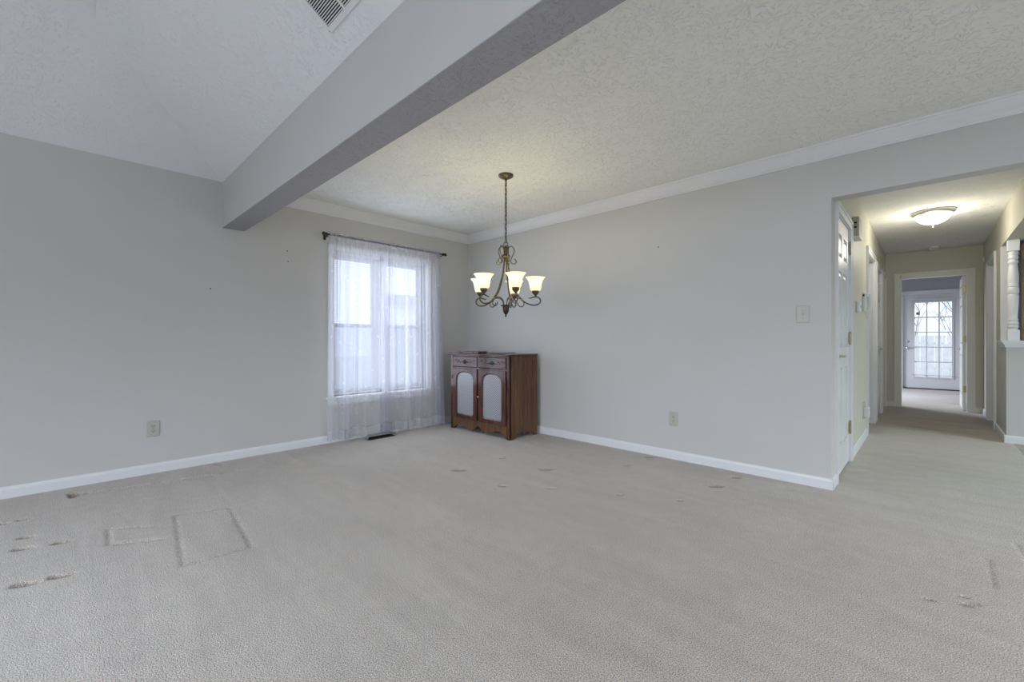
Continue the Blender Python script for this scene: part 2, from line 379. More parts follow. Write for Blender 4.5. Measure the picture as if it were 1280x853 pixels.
lines = []  # pressed outlines: x0,y0,x1,y1,half width,depth
def line(p, q, w=.011, d=.004, we=.24): lines.append((*p, *q, w, d, we))
R4 = [(-3.262, .461), (-3.171, .721), (-2.49, .661), (-2.508, .384)]
for i in range(4): line(R4[i], R4[(i+1) % 4])
line((-3.30, .17), (-3.16, .36), .010, .005, .12); line((-3.30, .17), (-3.05, .16), .010, .005, .12); line((-3.05, .16), (-2.93, .37), .014, .006, .1)
line((-4.18, .10), (-4.02, .95), .018, .007, .12); line((-4.02, .95), (-3.93, 1.3), .014, .004, .06); line((-4.10, .20), (-3.98, .85), .012, .004, .08)
line((.213, 3.10), (.205, 2.76), .008, .005, .25); line((.42, 3.4), (.44, 3.05), .01, .005, .1); line((.33, 3.42), (.36, 3.02), .012, .005, .08); line((.50, 3.5), (.54, 3.0), .01, .005, .1)
def make_floor():
    import numpy as np
    st = .0095
    xs = np.arange(-4.60, .74, st); ys = np.arange(-.62, 3.915, st); nx, ny = len(xs), len(ys)
    Xg, Yg = np.meshgrid(xs, ys); Z = np.zeros_like(Xg); Wr = np.zeros_like(Xg)
    for a, b, ha, hb, an, d, we in dents:
        dx = Xg-a; dy = Yg-b
        u = (dx*math.cos(an)+dy*math.sin(an))/ha; v = (-dx*math.sin(an)+dy*math.cos(an))/hb
        k = np.exp(-np.minimum(u**4+v**4, 50)*.9)
        Z = np.minimum(Z, -d*k); Z += .004*np.exp(-np.abs(np.sqrt(u*u+v*v)-1.5)*4); Wr = np.maximum(Wr, we*k)
    for x0, y0, x1, y1, hw, d, we in lines:
        ax, ay = x1-x0, y1-y0; t = np.clip(((Xg-x0)*ax+(Yg-y0)*ay)/(ax*ax+ay*ay), 0, 1)
        e = np.hypot(Xg-x0-t*ax, Yg-y0-t*ay)/hw; k = np.exp(-np.minimum(e*e, 50)); Z = np.minimum(Z, -d*k); Wr = np.maximum(Wr, we*k)
    v = list(zip(Xg.ravel().tolist(), Yg.ravel().tolist(), Z.ravel().tolist())); wear = Wr.ravel().tolist(); xs = xs.tolist(); ys = ys.tolist()
    f = [(j*nx+i, j*nx+i+1, (j+1)*nx+i+1, (j+1)*nx+i) for j in range(ny-1) for i in range(nx-1)]
    def quad(x0, x1, y0, y1, nx_=1, ny_=1):
        n = len(v); v.extend([(x0, y0, 0), (x1, y0, 0), (x1, y1, 0), (x0, y1, 0)]); wear.extend([0]*4); f.append((n, n+1, n+2, n+3))
    X1, Y1 = xs[-1], ys[-1]
    quad(-4.60, 3.15, -3.7, -.62); quad(X1, 3.15, -.62, 3.88)
    # hallway and the rooms off it, with worn traffic streaks
    hx = [-.62+i*(1.25/60) for i in range(61)]; hy = [Y1+i*((12.95-Y1)/260) for i in range(261)]
    n0 = len(v)
    for y in hy:
        for x in hx:
            g = 0
            for cx, cy, sx, sy, a in ((-.05, 7.15, .55, .28, .5), (.25, 7.55, .35, .16, .55), (-.30, 7.75, .3, .12, .4), (.1, 8.0, .4, .10, .35), (-.46, 7.0, .1, .5, .5), (-.35, 8.5, .1, .5, .3), (-.3, 4.3, .35, .7, .28), (-.1, 5.0, .5, .25, .18)):
                s_ = math.sin(x*9+y*23)*.5+math.sin(x*21-y*37+cx*9)*.5
                g = max(g, a*math.exp(-((x-cx)/sx)**2-((y-cy)/sy)**2)*(.65+.35*s_))
            v.append((x, y, 0)); wear.append(g)
    f.extend([(n0+j*61+i, n0+j*61+i+1, n0+(j+1)*61+i+1, n0+(j+1)*61+i) for j in range(260) for i in range(60)])
    quad(-2.6, -.62, Y1, 12.95); quad(hx[-1], 2.5, 7.0, 12.95)
    me = bpy.data.meshes.new('floor'); me.from_pydata(v, [], f)
    me.polygons.foreach_set('use_smooth', [True]*len(f))
    at = me.attributes.new('wear', 'FLOAT', 'POINT'); at.data.foreach_set('value', wear)
    me.materials.append(M['carpet']); o = bpy.data.objects.new('floor', me); C.objects.link(o); o['kind'] = 'structure'
    return o
make_floor()
struct('floor_kitchen', B().box(.632, 4.2, YB+.12, 6.9, -.03, .001), M['vinyl'])
struct('ground', B().box(-40, -4.58, -20, 40, -.55, -.5).box(-4.58, 40, 12.98, 40, -.55, -.5), M['ground'])

# ------------------------------------------------------------------ walls
def plate(axis, c0, c1, u0, u1, z0, z1, holes=()):
    """a wall slab between c0 and c1 across axis, running u0..u1, with rectangular holes (ua, ub, za, zb)"""
    b = B(); us = sorted({u0, u1, *[h for q in holes for h in q[:2]]}); zs = sorted({z0, z1, *[h for q in holes for h in q[2:]]})
    for i in range(len(us)-1):
        k0 = None
        for j in range(len(zs)-1):
            um, zm = (us[i]+us[i+1])/2, (zs[j]+zs[j+1])/2
            if any(q[0] < um < q[1] and q[2] < zm < q[3] for q in holes): continue
            if axis == 'x': b.box(c0, c1, us[i], us[i+1], zs[j], zs[j+1])
            else: b.box(us[i], us[i+1], c0, c1, zs[j], zs[j+1])
    return b
WY0, WY1, WZ0, WZ1 = 1.93, 3.09, .47, 2.0
struct('wall_left', plate('x', XA-.15, XA, YR-.12, YB+.12, -.03, H, [(WY0, WY1, WZ0, WZ1)]), M['wall'])
bw = plate('y', YB, YB+.12, XA, HL, -.03, H); bw.box(HL, 1.9, YB, YB+.12, HDR, H); bw.box(1.9, XR, YB, YB+.12, -.03, H)
struct('wall_back', bw, M['wall'])
struct('wall_right', plate('x', XR, XR+.12, YR-.12, YB+.12, -.03, H, [(-2.35, -.05, .65, 2.15), (1.4, 3.2, .65, 2.1)]), M['wall'])
struct('wall_front', plate('y', YR-.12, YR, XA-.15, XR+.12, -.03, H, [(-3.2, -.6, .05, 2.13), (.6, 2.4, .8, 2.13)]), M['wall'])
D1, D2, D3, D4 = (4.0, 4.76), (6.25, 7.13), (7.45, 8.2), (8.42, 9.06)
struct('wall_hall_left', plate('x', HL-.12, HL, YB+.12, HE+.12, -.03, H, [(*D1, -.03, 2.03), (*D2, -.03, 2.05), (*D3, -.03, 2.03), (*D4, -.03, 2.05)]), M['hall'])
DR = (7.68, 8.48)
hr = plate('x', HR, HR+.115, 7.19, HE+.12, -.03, H, [(*DR, -.03, 2.05)])
hr.box(HR, HR+.115, YB+.12, 7.19, 2.09, H)
struct('wall_hall_right', hr, M['hall'])
hw = B().box(HR, HR+.115, 6.73, 7.19, -.03, .99).box(HR+.115, 2.4, 6.73, 6.845, -.03, .99)
struct('wall_half', hw, M['wall'])
struct('wall_kitchen_header', B().box(HR+.115, 2.5, 6.73, 6.845, 2.09, H), M['wall'])
struct('wall_hall_end', plate('y', HE, HE+.12, HL-.12, HR+.115, -.03, H, [(-.31, .43, -.03, 2.04)]), M['hall'])
GX0, GX1, GZ1 = -.40, .565, 2.06
struct('wall_end_room', plate('y', FYE, FYE+.14, -2.6, 2.5, -.03, H, [(GX0, GX1, -.03, GZ1)])
       .box(-2.6, HL-.12, HE, HE+.12, -.03, H).box(HR+.115, 2.5, HE, HE+.12, -.03, H).box(2.4, 2.52, HE, FYE, -.03, H), M['blue'])
struct('wall_end_room_side', plate('x', -2.6, -2.48, HE, FYE+.14, -.03, H, [(10.2, 11.8, .75, 2.05)]), M['blue'])
struct('wall_side_room', B().box(-2.6, -2.48, YB+.12, HE, -.03, H).box(-2.48, HL-.12, 7.22, 7.34, -.03, H), M['hall'])
kw = plate('x', 4.2, 4.32, YB, 9.3, -.03, H, [(4.5, 6.3, .8, 2.1)]).box(XR, 4.3, YB, YB+.12, -.03, H).box(2.52, 4.3, 9.2, 9.32, -.03, H).box(2.4, 2.52, 6.845, HE, -.03, H)
struct('wall_kitchen', kw, M['wall'])

# ceilings
struct('ceiling_dining', B().box(XA-.15, XR+.12, BY1-.02, YB+.12, H, H+.08), M['ceil'])
struct('ceiling_hall', B().box(-2.6, HR+.115, YB+.12, HE+.12, H, H+.08), M['ceil'])
struct('ceiling_kitchen', B().box(HR+.115, 4.3, YB+.12, 9.32, H, H+.08), M['ceil'])
struct('ceiling_end_room', B().box(-2.6, 2.52, HE+.12, FYE+.14, H, H+.08), M['ceil'])
r = (TZ-H)/S; YG = BY0-r; XM = (XA+XR)/2; ZR = H+S*(XM-XA)
def slab(P, d=(0, 0, .08)):
    n = len(P); b = B(); b.add(list(P)+[(p[0]+d[0], p[1]+d[1], p[2]+d[2]) for p in P], [tuple(range(n)), tuple(range(n, 2*n))[::-1]]+[(i, (i+1) % n, n+(i+1) % n, n+i) for i in range(n)])
    return b
vb = B()
for P_ in ([(XA, YR, H), (XA, BY0, H), (XA+r, YG, TZ), (XM, YG, ZR), (XM, YR, ZR)], [(XR, YR, H), (XR, BY0, H), (XR-r, YG, TZ), (XM, YG, ZR), (XM, YR, ZR)], [(XA, BY0, H), (XR, BY0, H), (XR-r, YG, TZ), (XA+r, YG, TZ)]):
    q = slab(P_); vb.add(q.v, q.f)
struct('wall_gable', slab([(XA+r, YG, TZ), (XR-r, YG, TZ), (XM, YG, ZR)], (0, .08, 0)), M['wall'])
struct('wall_gable_rear', slab([(XA, YR, H), (XR, YR, H), (XM, YR, ZR)], (0, -.12, 0)), M['wall'])
struct('ceiling_vault', vb, M['vault'])
beam = B().box(XA, XR, BY0, BY1, BZ+.004, H+.06)
bo = struct('ceiling_beam', beam, M['wall'], 'smooth grey painted dropped beam between the raised ceiling and the flat ceiling')
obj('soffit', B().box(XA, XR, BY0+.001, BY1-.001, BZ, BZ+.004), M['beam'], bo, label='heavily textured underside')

# ------------------------------------------------------------------ trim
def run(b, prof, p, q, nrm):
    """sweep a (offset, z) profile along p-q, offset measured along nrm"""
    n = len(prof); v = []
    for P in (p, q):
        for o_, z in prof: v.append((P[0]+nrm[0]*o_, P[1]+nrm[1]*o_, z))
    f = [(i, (i+1) % n, n+(i+1) % n, n+i) for i in range(n)]+[tuple(range(n)), tuple(range(n, 2*n))[::-1]]
    return b.add(v, f)
BASE = [(0, -.01), (.014, -.01), (.014, .058), (.010, .073), (.004, .078), (0, .078)]
CROWN = [(0, H-.097), (.012, H-.097), (.014, H-.088), (.020, H-.086), (.022, H-.076), (.040, H-.058), (.060, H-.034), (.070, H-.024), (.074, H-.014), (.083, H-.012), (.087, H), (0, H)]
struct('baseboard_left', run(B(), BASE, (XA, YR), (XA, YB), (1, 0)), M['trim'])
bb = run(B(), BASE, (XA, YB), (HL+.014, YB), (0, -1)); run(bb, BASE, (HL, YB-.0135), (HL, D1[0]-.062), (1, 0))
struct('baseboard_back', bb, M['trim'])
bb = run(B(), BASE, (HL, D1[1]+.062), (HL, D2[0]-.062), (1, 0)); run(bb, BASE, (HL, D2[1]+.062), (HL, D3[0]-.062), (1, 0)); run(bb, BASE, (HL, D3[1]+.062), (HL, D4[0]-.062), (1, 0))
struct('baseboard_hall_left', bb, M['trim'])
bb = run(B(), BASE, (HR, 6.73), (HR, DR[0]-.062), (-1, 0)); run(bb, BASE, (HR-.014, 6.73), (2.4, 6.73), (0, -1)); run(bb, BASE, (HR, DR[1]+.062), (HR, HE), (-1, 0))
struct('baseboard_hall_right', bb, M['trim'])
bb = run(B(), BASE, (HL, HE), (-.38, HE), (0, -1)); run(bb, BASE, (.50, HE), (HR, HE), (0, -1))
struct('baseboard_hall_end', bb, M['cream'])
bb = run(B(), BASE, (-2.48, FYE), (GX0-.07, FYE), (0, -1)); run(bb, BASE, (GX1+.07, FYE), (2.4, FYE), (0, -1))
struct('baseboard_end_room', bb, M['trim'])
cr = run(B(), CROWN, (XA, BY1), (XA, YB), (1, 0)); struct('trim_1', cr, M['trim'], 'white crown moulding above the curtained window')
cr = run(B(), CROWN, (XA, YB), (XR, YB), (0, -1)); struct('trim_2', cr, M['trim'], 'long white crown moulding above the light switch wall')
def casing_x(name, face, sgn, d, top, m, depth_=.12, w=.062):
    """door lining and casing round a doorway in a wall across x; sgn points into the hall"""
    b = B(); t = .015*sgn
    b.box(face, face+t, d[0]-w, d[0]+.006, 0, top+w); b.box(face, face+t, d[1]-.006, d[1]+w, 0, top+w); b.box(face, face+t, d[0]-.006, d[1]+.006, top-.006, top+w)
    g = .006*sgn
    b.box(face+t, face+t+g, d[0]-w, d[0]-w+.018, 0, top+w); b.box(face+t, face+t+g, d[1]+w-.018, d[1]+w, 0, top+w); b.box(face+t, face+t+g, d[0]-w+.018, d[1]+w-.018, top+w-.018, top+w)
    s2 = -depth_*sgn
    b.box(face+s2, face, d[0], d[0]+.014, 0, top); b.box(face+s2, face, d[1]-.014, d[1], 0, top); b.box(face+s2, face, d[0]+.014, d[1]-.014, top-.014, top)
    return struct(name, b, m)
casing_x('trim_3', HL, 1, D1, 2.03, M['trim']); casing_x('trim_4', HL, 1, D2, 2.05, M['trim']); casing_x('trim_5', HL, 1, D3, 2.03, M['trim']); casing_x('trim_6', HL, 1, D4, 2.05, M['cream'])
casing_x('trim_7', HR, -1, DR, 2.05, M['trim'], .115)
def casing_y(name, face, x0, x1, top, m, depth_=.12, w=.072):
    b = B(); t = -.015
    b.box(x0-w, x0+.006, face, face+t, 0, top+w); b.box(x1-.006, x1+w, face, face+t, 0, top+w); b.box(x0, x1, face, face+t, top-.006, top+w)
    b.box(x0-w, x0-w+.02, face+t, face+t-.006, 0, top+w); b.box(x1+w-.02, x1+w, face+t, face+t-.006, 0, top+w); b.box(x0-w+.02, x1+w-.02, face+t, face+t-.006, top+w-.02, top+w)
    b.box(x0, x0+.014, face, face+depth_, 0, top); b.box(x1-.014, x1, face, face+depth_, 0, top); b.box(x0+.014, x1-.014, face, face+depth_, top-.014, top)
    return struct(name, b, m)
casing_y('trim_8', HE, -.31, .43, 2.04, M['cream'])
casing_y('trim_9', FYE, GX0, GX1, GZ1, M['door'], .14, .065)
# half-wall cap and threshold strip
def lring(o, z0, z1):
    return B().box(HR-o, HR+.115+o, 6.73-o, 7.19, z0, z1).box(HR+.115+o, 2.4, 6.73-o, 6.845+o, z0, z1)
cp = struct('trim_10', lring(.035, 1.035, 1.053), M['trim'], 'white ledge capping the half wall')
obj('bed_moulding', lring(.022, 1.012, 1.035), M['trim'], cp); obj('lower_moulding', lring(.010, .985, 1.012), M['trim'], cp)
struct('trim_12', B().box(HR-.004, HR+.119, 7.172, 7.19, 1.053, 2.09), M['trim'], 'added white strip imitating kitchen light on the wall end')  # made-up strip: kitchen light on the jamb put into its white colour
struct('trim_11', B().box(.70, .95, 6.55, 6.6, 0, .008), M['trim'], 'white threshold strip at the kitchen floor')

# ------------------------------------------------------------------ doors
def lever(parent, c, ax, sgn, reach, m):
    """rose and lever; ax: 'x' or 'y' = the axis the handle stands out along, reach = lever direction along the other axis"""
    b = B(); n = [0, 0, 0]; i = 0 if ax == 'x' else 1
    b.lathe([(0, 0), (.031, 0), (.031, .006*sgn), (.024, .012*sgn), (.011, .014*sgn), (.010, .045*sgn), (.013, .050*sgn), (0, .056*sgn)], c, 16, ax)
    rose = obj('door_handle', b, m, parent)
    p0 = Vector(c); p0[i] += .048*sgn; pts = []
    for k in range(8):
        t = k/7; q = p0.copy(); q[1-i] += reach*t; q[2] += .008*math.sin(t*PI); q[i] -= .006*sgn*t*t; pts.append(q)
    obj('lever', B().tube(pts, [.010, .010, .009, .009, .008, .008, .009, .007], 8), m, rose)
def hinges(parent, x, y, zs, m, ax='y'):
    for z in zs:
        b = B().tube([(x, y, z-.048), (x, y, z+.048)], .0075, 8)
        b.sphere((x, y, z+.051), .008, 8); b.sphere((x, y, z-.051), .008, 8)
        if ax == 'y': b.box(x-.004, x+.001, y-.030, y+.030, z-.045, z+.045)
        else: b.box(x-.030, x+.030, y-.003, y+.002, z-.045, z+.045)
        obj('hinge', b, m, parent)
def panel_door(name, org, w, h, fn, m, label):
    """six-panel door; fn(u, d, z) maps width, depth (0 = show face) and height to the world"""
    th = .035; st = .105; mid = w/2
    def bx(b, u0, u1, z0, z1, d0, d1):
        p = fn(u0, d0, z0); q = fn(u1, d1, z1); return b.box(p[0], q[0], p[1], q[1], p[2], q[2])
    root = thing(name, org, label, None, kind='structure')
    rails = [.01, .22, .86, 1.02, 1.62, 1.72, h-.12, h]
    b = B(); bx(b, 0, st, .01, h, 0, th); bx(b, w-st, w, .01, h, 0, th); bx(b, mid-.045, mid+.045, .01, h, 0, th)
    for z0, z1 in ((.01, .22), (.84, 1.0), (1.60, 1.71), (h-.12, h)):
        bx(b, st, mid-.045, z0, z1, 0, th); bx(b, mid+.045, w-st, z0, z1, 0, th)
    obj('slab', b, m, root)
    for u0, u1 in ((st, mid-.045), (mid+.045, w-st)):
        for z0, z1 in ((.22, .84), (1.0, 1.60), (1.71, h-.12)):
            b = B(); bx(b, u0, u1, z0, z1, .012, th-.012)
            g = .028
            a0 = [fn(u0+g*.35, .012, z0+g*.35), fn(u1-g*.35, .012, z0+g*.35), fn(u1-g*.35, .012, z1-g*.35), fn(u0+g*.35, .012, z1-g*.35)]
            a1 = [fn(u0+g*1.3, .002, z0+g*1.3), fn(u1-g*1.3, .002, z0+g*1.3), fn(u1-g*1.3, .002, z1-g*1.3), fn(u0+g*1.3, .002, z1-g*1.3)]
            b.add(a0+a1, [(0,1,5,4), (1,2,6,5), (2,3,7,6), (3,0,4,7), (4,5,6,7)])
            obj('panel', b, m, root)
    return root
d1 = panel_door('door_1', (HL, 4.38, 0), .732, 2.01, lambda u, d, z: (HL-.004-d, 4.014+u, z), M['door'], 'closed white six panel door beside the box with slots on the hall wall')
lever(d1, (HL-.004, 4.075, .935), 'x', 1, .105, M['nickel']); hinges(d1, HL+.006, 4.752, (.30, 1.075, 1.86), M['brass'])
d2 = panel_door('door_2', (HL, 7.82, 0), .722, 2.01, lambda u, d, z: (HL-.006-d, 7.464+u, z), M['door'], 'closed white six panel door between the two open doorways of the hallway')
lever(d2, (HL-.006, 8.12, .935), 'x', 1, -.105, M['nickel']); hinges(d2, HL+.006, 7.462, (.30, 1.075, 1.86), M['brass'])
d3 = panel_door('door_3', (.40, 9.7, 0), .73, 2.02, lambda u, d, z: (.378+d, HE+.135+u, z), M['cream'], 'white six panel door standing open at the hallway end')
lever(d3, (.378, HE+.135+.66, .92), 'x', -1, -.105, M['nickel']); hinges(d3, .418, HE+.128, (.325, 1.075, 1.824), M['brass'], 'x')

# glazed exterior door
gd = thing('door_4', (.08, FYE, 0), 'white glazed exterior door with fifteen panes at the far end', None, kind='structure')
sx0, sx1, sz1 = -.385, .55, 2.045; ga, gb_, gz0, gz1 = -.20, .37, .265, 1.87; gy = FYE+.03
b = B().box(sx0, ga, gy, gy+.045, .02, sz1).box(gb_, sx1, gy, gy+.045, .02, sz1).box(ga, gb_, gy, gy+.045, .02, gz0).box(ga, gb_, gy, gy+.045, gz1, sz1)
obj('slab', b, M['door'], gd)
fr = B()
for w_, t in ((.03, .012),):
    fr.box(ga-w_, ga, gy-t, gy+.057, gz0-w_, gz1+w_); fr.box(gb_, gb_+w_, gy-t, gy+.057, gz0-w_, gz1+w_); fr.box(ga, gb_, gy-t, gy+.057, gz0-w_, gz0); fr.box(ga, gb_, gy-t, gy+.057, gz1, gz1+w_)
obj('glazing_frame', fr, M['door'], gd)
cw = (gb_-ga)/3; rh = (gz1-gz0)/5; mw = .011
for k in (1, 2): obj('muntin', B().box(ga+k*cw-mw, ga+k*cw+mw, gy+.010, gy+.036, gz0, gz1), M['door'], gd)
for k in range(1, 5): obj('muntin', B().box(ga, gb_, gy+.012, gy+.034, gz0+k*rh-mw, gz0+k*rh+mw), M['door'], gd)
for i in range(3):
    for j in range(5):
        pn = obj('pane', B().box(ga+i*cw+mw, ga+(i+1)*cw-mw, gy+.021, gy+.025, gz0+j*rh+mw, gz0+(j+1)*rh-mw), M['pane'], gd)
        if (i, j) == (0, 4): obj('sticker', B().lathe([(.034, 0), (.034, -.001)], (-.147, gy+.0195, 1.638), 16, 'y'), M['sticker'], pn, label='oval green sticker')
obj('deadbolt', B().lathe([(0, -.018), (.012, -.018), (.022, -.012), (.028, 0)], (-.315, gy, 1.03), 16, 'y'), M['nickel'], gd)
lever(gd, (-.315, gy, .885), 'y', -1, .10, M['nickel'])
obj('threshold', B().box(sx0, sx1, FYE-.02, FYE+.14, 0, .018), M['darkbronze'], gd)
bl = thing('door_blind', (.085, FYE, .27), 'white mini blind pulled open over the glazed exterior door', 'blind')
obj('headrail', B().box(ga-.045, gb_+.035, gy-.04, gy-.013, 1.925, 1.952, .003), M['white'], bl)
obj('bottom_rail', B().box(ga-.05, gb_+.04, gy-.034, gy-.014, .298, .312, .003), M['cord'], bl)
for x in (ga+.03, gb_-.03): obj('lift_cord', B().tube([(x, gy-.024, .30), (x, gy-.024, 1.93)], .0012, 5), M['cord'], bl)

# ------------------------------------------------------------------ dining window
win = thing('window_1', (XA-.1, (WY0+WY1)/2, WZ0), 'white twin double hung window behind sheer curtains', None, kind='structure')
fx0, fx1 = XA-.145, XA-.085
b = B(); my = (WY0+WY1)/2
for y0_, y1_ in ((WY0, WY0+.035), (my-.06, my+.06), (WY1-.035, WY1)): b.box(fx0, fx1, y0_, y1_, WZ0, WZ1)
b.box(fx0, fx1, WY0, WY1, WZ0, WZ0+.03); b.box(fx0, fx1, WY0, WY1, WZ1-.035, WZ1)
obj('window_frame', b, M['trim'], win)
units = ((WY0+.035, my-.06), (my+.06, WY1-.035)); mr_ = 1.22
for (a, c) in units:
    for z0, z1, dx in ((WZ0+.03, mr_+.02, .0), (mr_-.02, WZ1-.035, -.022)):
        x = XA-.112+dx; s_ = .032
        sash = obj('sash', B().box(x-.01, x+.01, a, a+s_, z0, z1).box(x-.01, x+.01, c-s_, c, z0, z1).box(x-.01, x+.01, a+s_, c-s_, z0, z0+s_).box(x-.01, x+.01, a+s_, c-s_, z1-s_, z1), M['trim'], win)
        obj('pane', B().box(x-.002, x+.002, a+s_, c-s_, z0+s_, z1-s_), M['pane'], sash)
    obj('insect_screen', B().box(XA-.142, XA-.141, a, c, WZ0+.03, mr_), M['screen'], win)
b = B(); w = .055
b.box(XA, XA+.014, WY0-w, WY0, WZ0, WZ1+w).box(XA, XA+.014, WY1, WY1+w, WZ0, WZ1+w).box(XA, XA+.014, WY0, WY1, WZ1, WZ1+w)
obj('casing', b, M['trim'], win)
obj('window_sill', B().box(XA-.085, XA+.035, WY0-.075, WY1+.075, WZ0-.022, WZ0, .003).box(XA, XA+.012, WY0-w, WY1+w, WZ0-.085, WZ0-.022), M['trim'], win)
for ui, (a, c) in enumerate(units):
    a -= .03; c += .03
    if ui == 0: a += .0; 
    bx = XA-.045
    bn = thing('window_blind', (bx, (a+c)/2, WZ0+.01), ('white mini blind in the window half beside the bare wall', 'white mini blind in the window half beside the carved cabinet')[ui], 'blind', 'mini blinds in the dining window')
    obj('headrail', B().box(bx-.016, bx+.016, a, c, WZ1-.03, WZ1-.004, .003), M['white'], bn)
    sl = B(); ang = math.radians(-13); hwid = .0125; v = []
    for k in range(5):
        t = -1+k*.5; arch = .0016*(1-t*t)
        px, pz = t*hwid*math.cos(ang)-arch*math.sin(ang), -t*hwid*math.sin(ang)+arch*math.cos(ang)
        v += [(bx+px, a+.004, WZ0+.04+pz), (bx+px, c-.004, WZ0+.04+pz)]
    sl.add(v, [(2*k, 2*k+1, 2*k+3, 2*k+2) for k in range(4)], True)
    s0 = obj('slat', sl, M['slat'], bn, recalc=False)
    n = int((WZ1-.035-(WZ0+.04))/.0212)
    for k in range(1, n+1): piece(s0, (0, 0, k*.0212), 'slat', bn)
    obj('bottom_rail', B().box(bx-.013, bx+.013, a+.003, c-.003, WZ0+.012, WZ0+.026, .003), M['white'], bn)
    for y in (a+.09, (a+c)/2, c-.09):
        obj('ladder_cord', B().tube([(bx-.0145, y, WZ0+.02), (bx-.0145, y, WZ1-.02)], .001, 4).tube([(bx+.0145, y, WZ0+.02), (bx+.0145, y, WZ1-.02)], .001, 4), M['cord'], bn)
    obj('tilt_wand', B().tube([(bx+.022, a+.05, WZ1-.02), (bx+.024, a+.05, 1.25)], .0035, 6), M['clear'], bn)

# curtain rod and two sheer panels
RX, RZ = XA+.085, 2.128
rod = thing('curtain_rod', (RX, 2.55, RZ), 'dark bronze curtain rod with small turned finials above the window', 'curtain rod')
obj('rod', B().tube([(RX, 1.83, RZ), (RX, 3.28, RZ)], .0085, 10), M['darkbronze'], rod)
for y, s_ in ((1.83, -1), (3.28, 1)):
    obj('finial', B().lathe([(0, .046*s_), (.012, .044*s_), (.019, .034*s_), (.019, .028*s_), (.012, .018*s_), (.011, .010*s_), (.017, .006*s_), (.017, 0), (0, 0)], (RX, y, RZ), 14, 'y'), M['darkbronze'], rod)
for y in (1.842, 3.268):
    obj('bracket', B().box(XA, XA+.006, y-.012, y+.012, RZ-.045, RZ+.02).tube([(XA+.003, y, RZ-.018), (RX-.02, y, RZ-.018), (RX, y, RZ-.010)], .006, 8), M['darkbronze'], rod)
def curtain(label, ya, yb, yab, ybb, seed, zbot, bundles):
    """gathered sheer panel; bundles (position 0..1, width, weight) are where the cloth bunches into dense folds"""
    rnd = random.Random(seed); nu, nv = 320, 34
    ph = [rnd.uniform(0, 6.28) for _ in range(8)]
    root = thing('sheer_curtain', (RX, (ya+yb)/2, zbot), label, 'curtain', 'sheer curtain panels at the dining window')
    dens = [1+sum(w_*math.exp(-((i/400-c_)/s_)**2) for c_, s_, w_ in bundles) for i in range(401)]
    cum = [0]
    for i in range(400): cum.append(cum[-1]+(dens[i]+dens[i+1])/2)
    tab = []; k = 0
    for i in range(nu+1):
        q = cum[-1]*i/nu
        while k < 399 and cum[k+1] < q: k += 1
        tab.append(min(1, (k+(q-cum[k])/(cum[k+1]-cum[k]))/400))
    def P(u, t, lay=0):
        w_ = tab[min(nu, int(round(u*nu)))]; de = dens[int(w_*400)]
        z = (RZ+.022)*(1-t)+(zbot+.010*math.sin(w_*17+ph[6]))*t
        y = (ya+(yb-ya)*w_)*(1-t)+(yab+(ybb-yab)*w_)*t + .02*math.sin(w_*6+ph[0]+t)*t*math.sin(PI*w_)
        big = math.sin(u*2*PI*15+ph[1]+.7*math.sin(w_*9+ph[2]+t*.8)); sm = math.sin(u*2*PI*37+ph[3]+t*1.2)
        amp = .006+(.004+.0062*min(de, 5.5))*min(1, t*2.2)
        x = RX+amp*big+.005*sm*(1-.6*t)
        if t < .03: x = RX+.012+.003*sm
        return (max(x, XA+.022)+lay, y, z)
    b = B(); b.add([P(i/nu, j/nv) for j in range(nv+1) for i in range(nu+1)], [(j*(nu+1)+i, j*(nu+1)+i+1, (j+1)*(nu+1)+i+1, (j+1)*(nu+1)+i) for j in range(nv) for i in range(nu)], True)
    obj('drape', b, M['sheer'], root, recalc=False)
    b = B(); nt_ = 4
    b.add([P(i/nu, 1-.045*j/nt_, .003) for j in range(nt_+1) for i in range(nu+1)], [(j*(nu+1)+i, j*(nu+1)+i+1, (j+1)*(nu+1)+i+1, (j+1)*(nu+1)+i) for j in range(nt_) for i in range(nu)], True)
    obj('hem', b, M['sheerhem'], root, recalc=False)
    b = B(); q = [(-.0115+.002, .022), (-.012, 0), (-.011, -.022), (-.004, -.03)]
    pts = [(RX+dx-.004*math.sin(i/nu*2*PI*23+ph[3]), ya+(yb-ya)*i/nu, RZ+dz) for dx, dz in q for i in range(nu+1)]
    b.add(pts, [(j*(nu+1)+i, j*(nu+1)+i+1, (j+1)*(nu+1)+i+1, (j+1)*(nu+1)+i) for j in range(3) for i in range(nu)], True)
    obj('rod_pocket', b, M['sheerhem'], root, recalc=False)
curtain('white sheer embroidered curtain panel beside the bare wall', 1.858, 2.528, 1.845, 2.54, 3, .035, [(.02, .03, 5), (.28, .035, 6), (.45, .02, 2), (.92, .07, 7)])
curtain('white sheer embroidered curtain panel beside the carved cabinet', 2.536, 3.225, 2.55, 3.285, 8, .030, [(.04, .05, 4), (.33, .025, 6), (.62, .03, 3), (.92, .08, 7)])

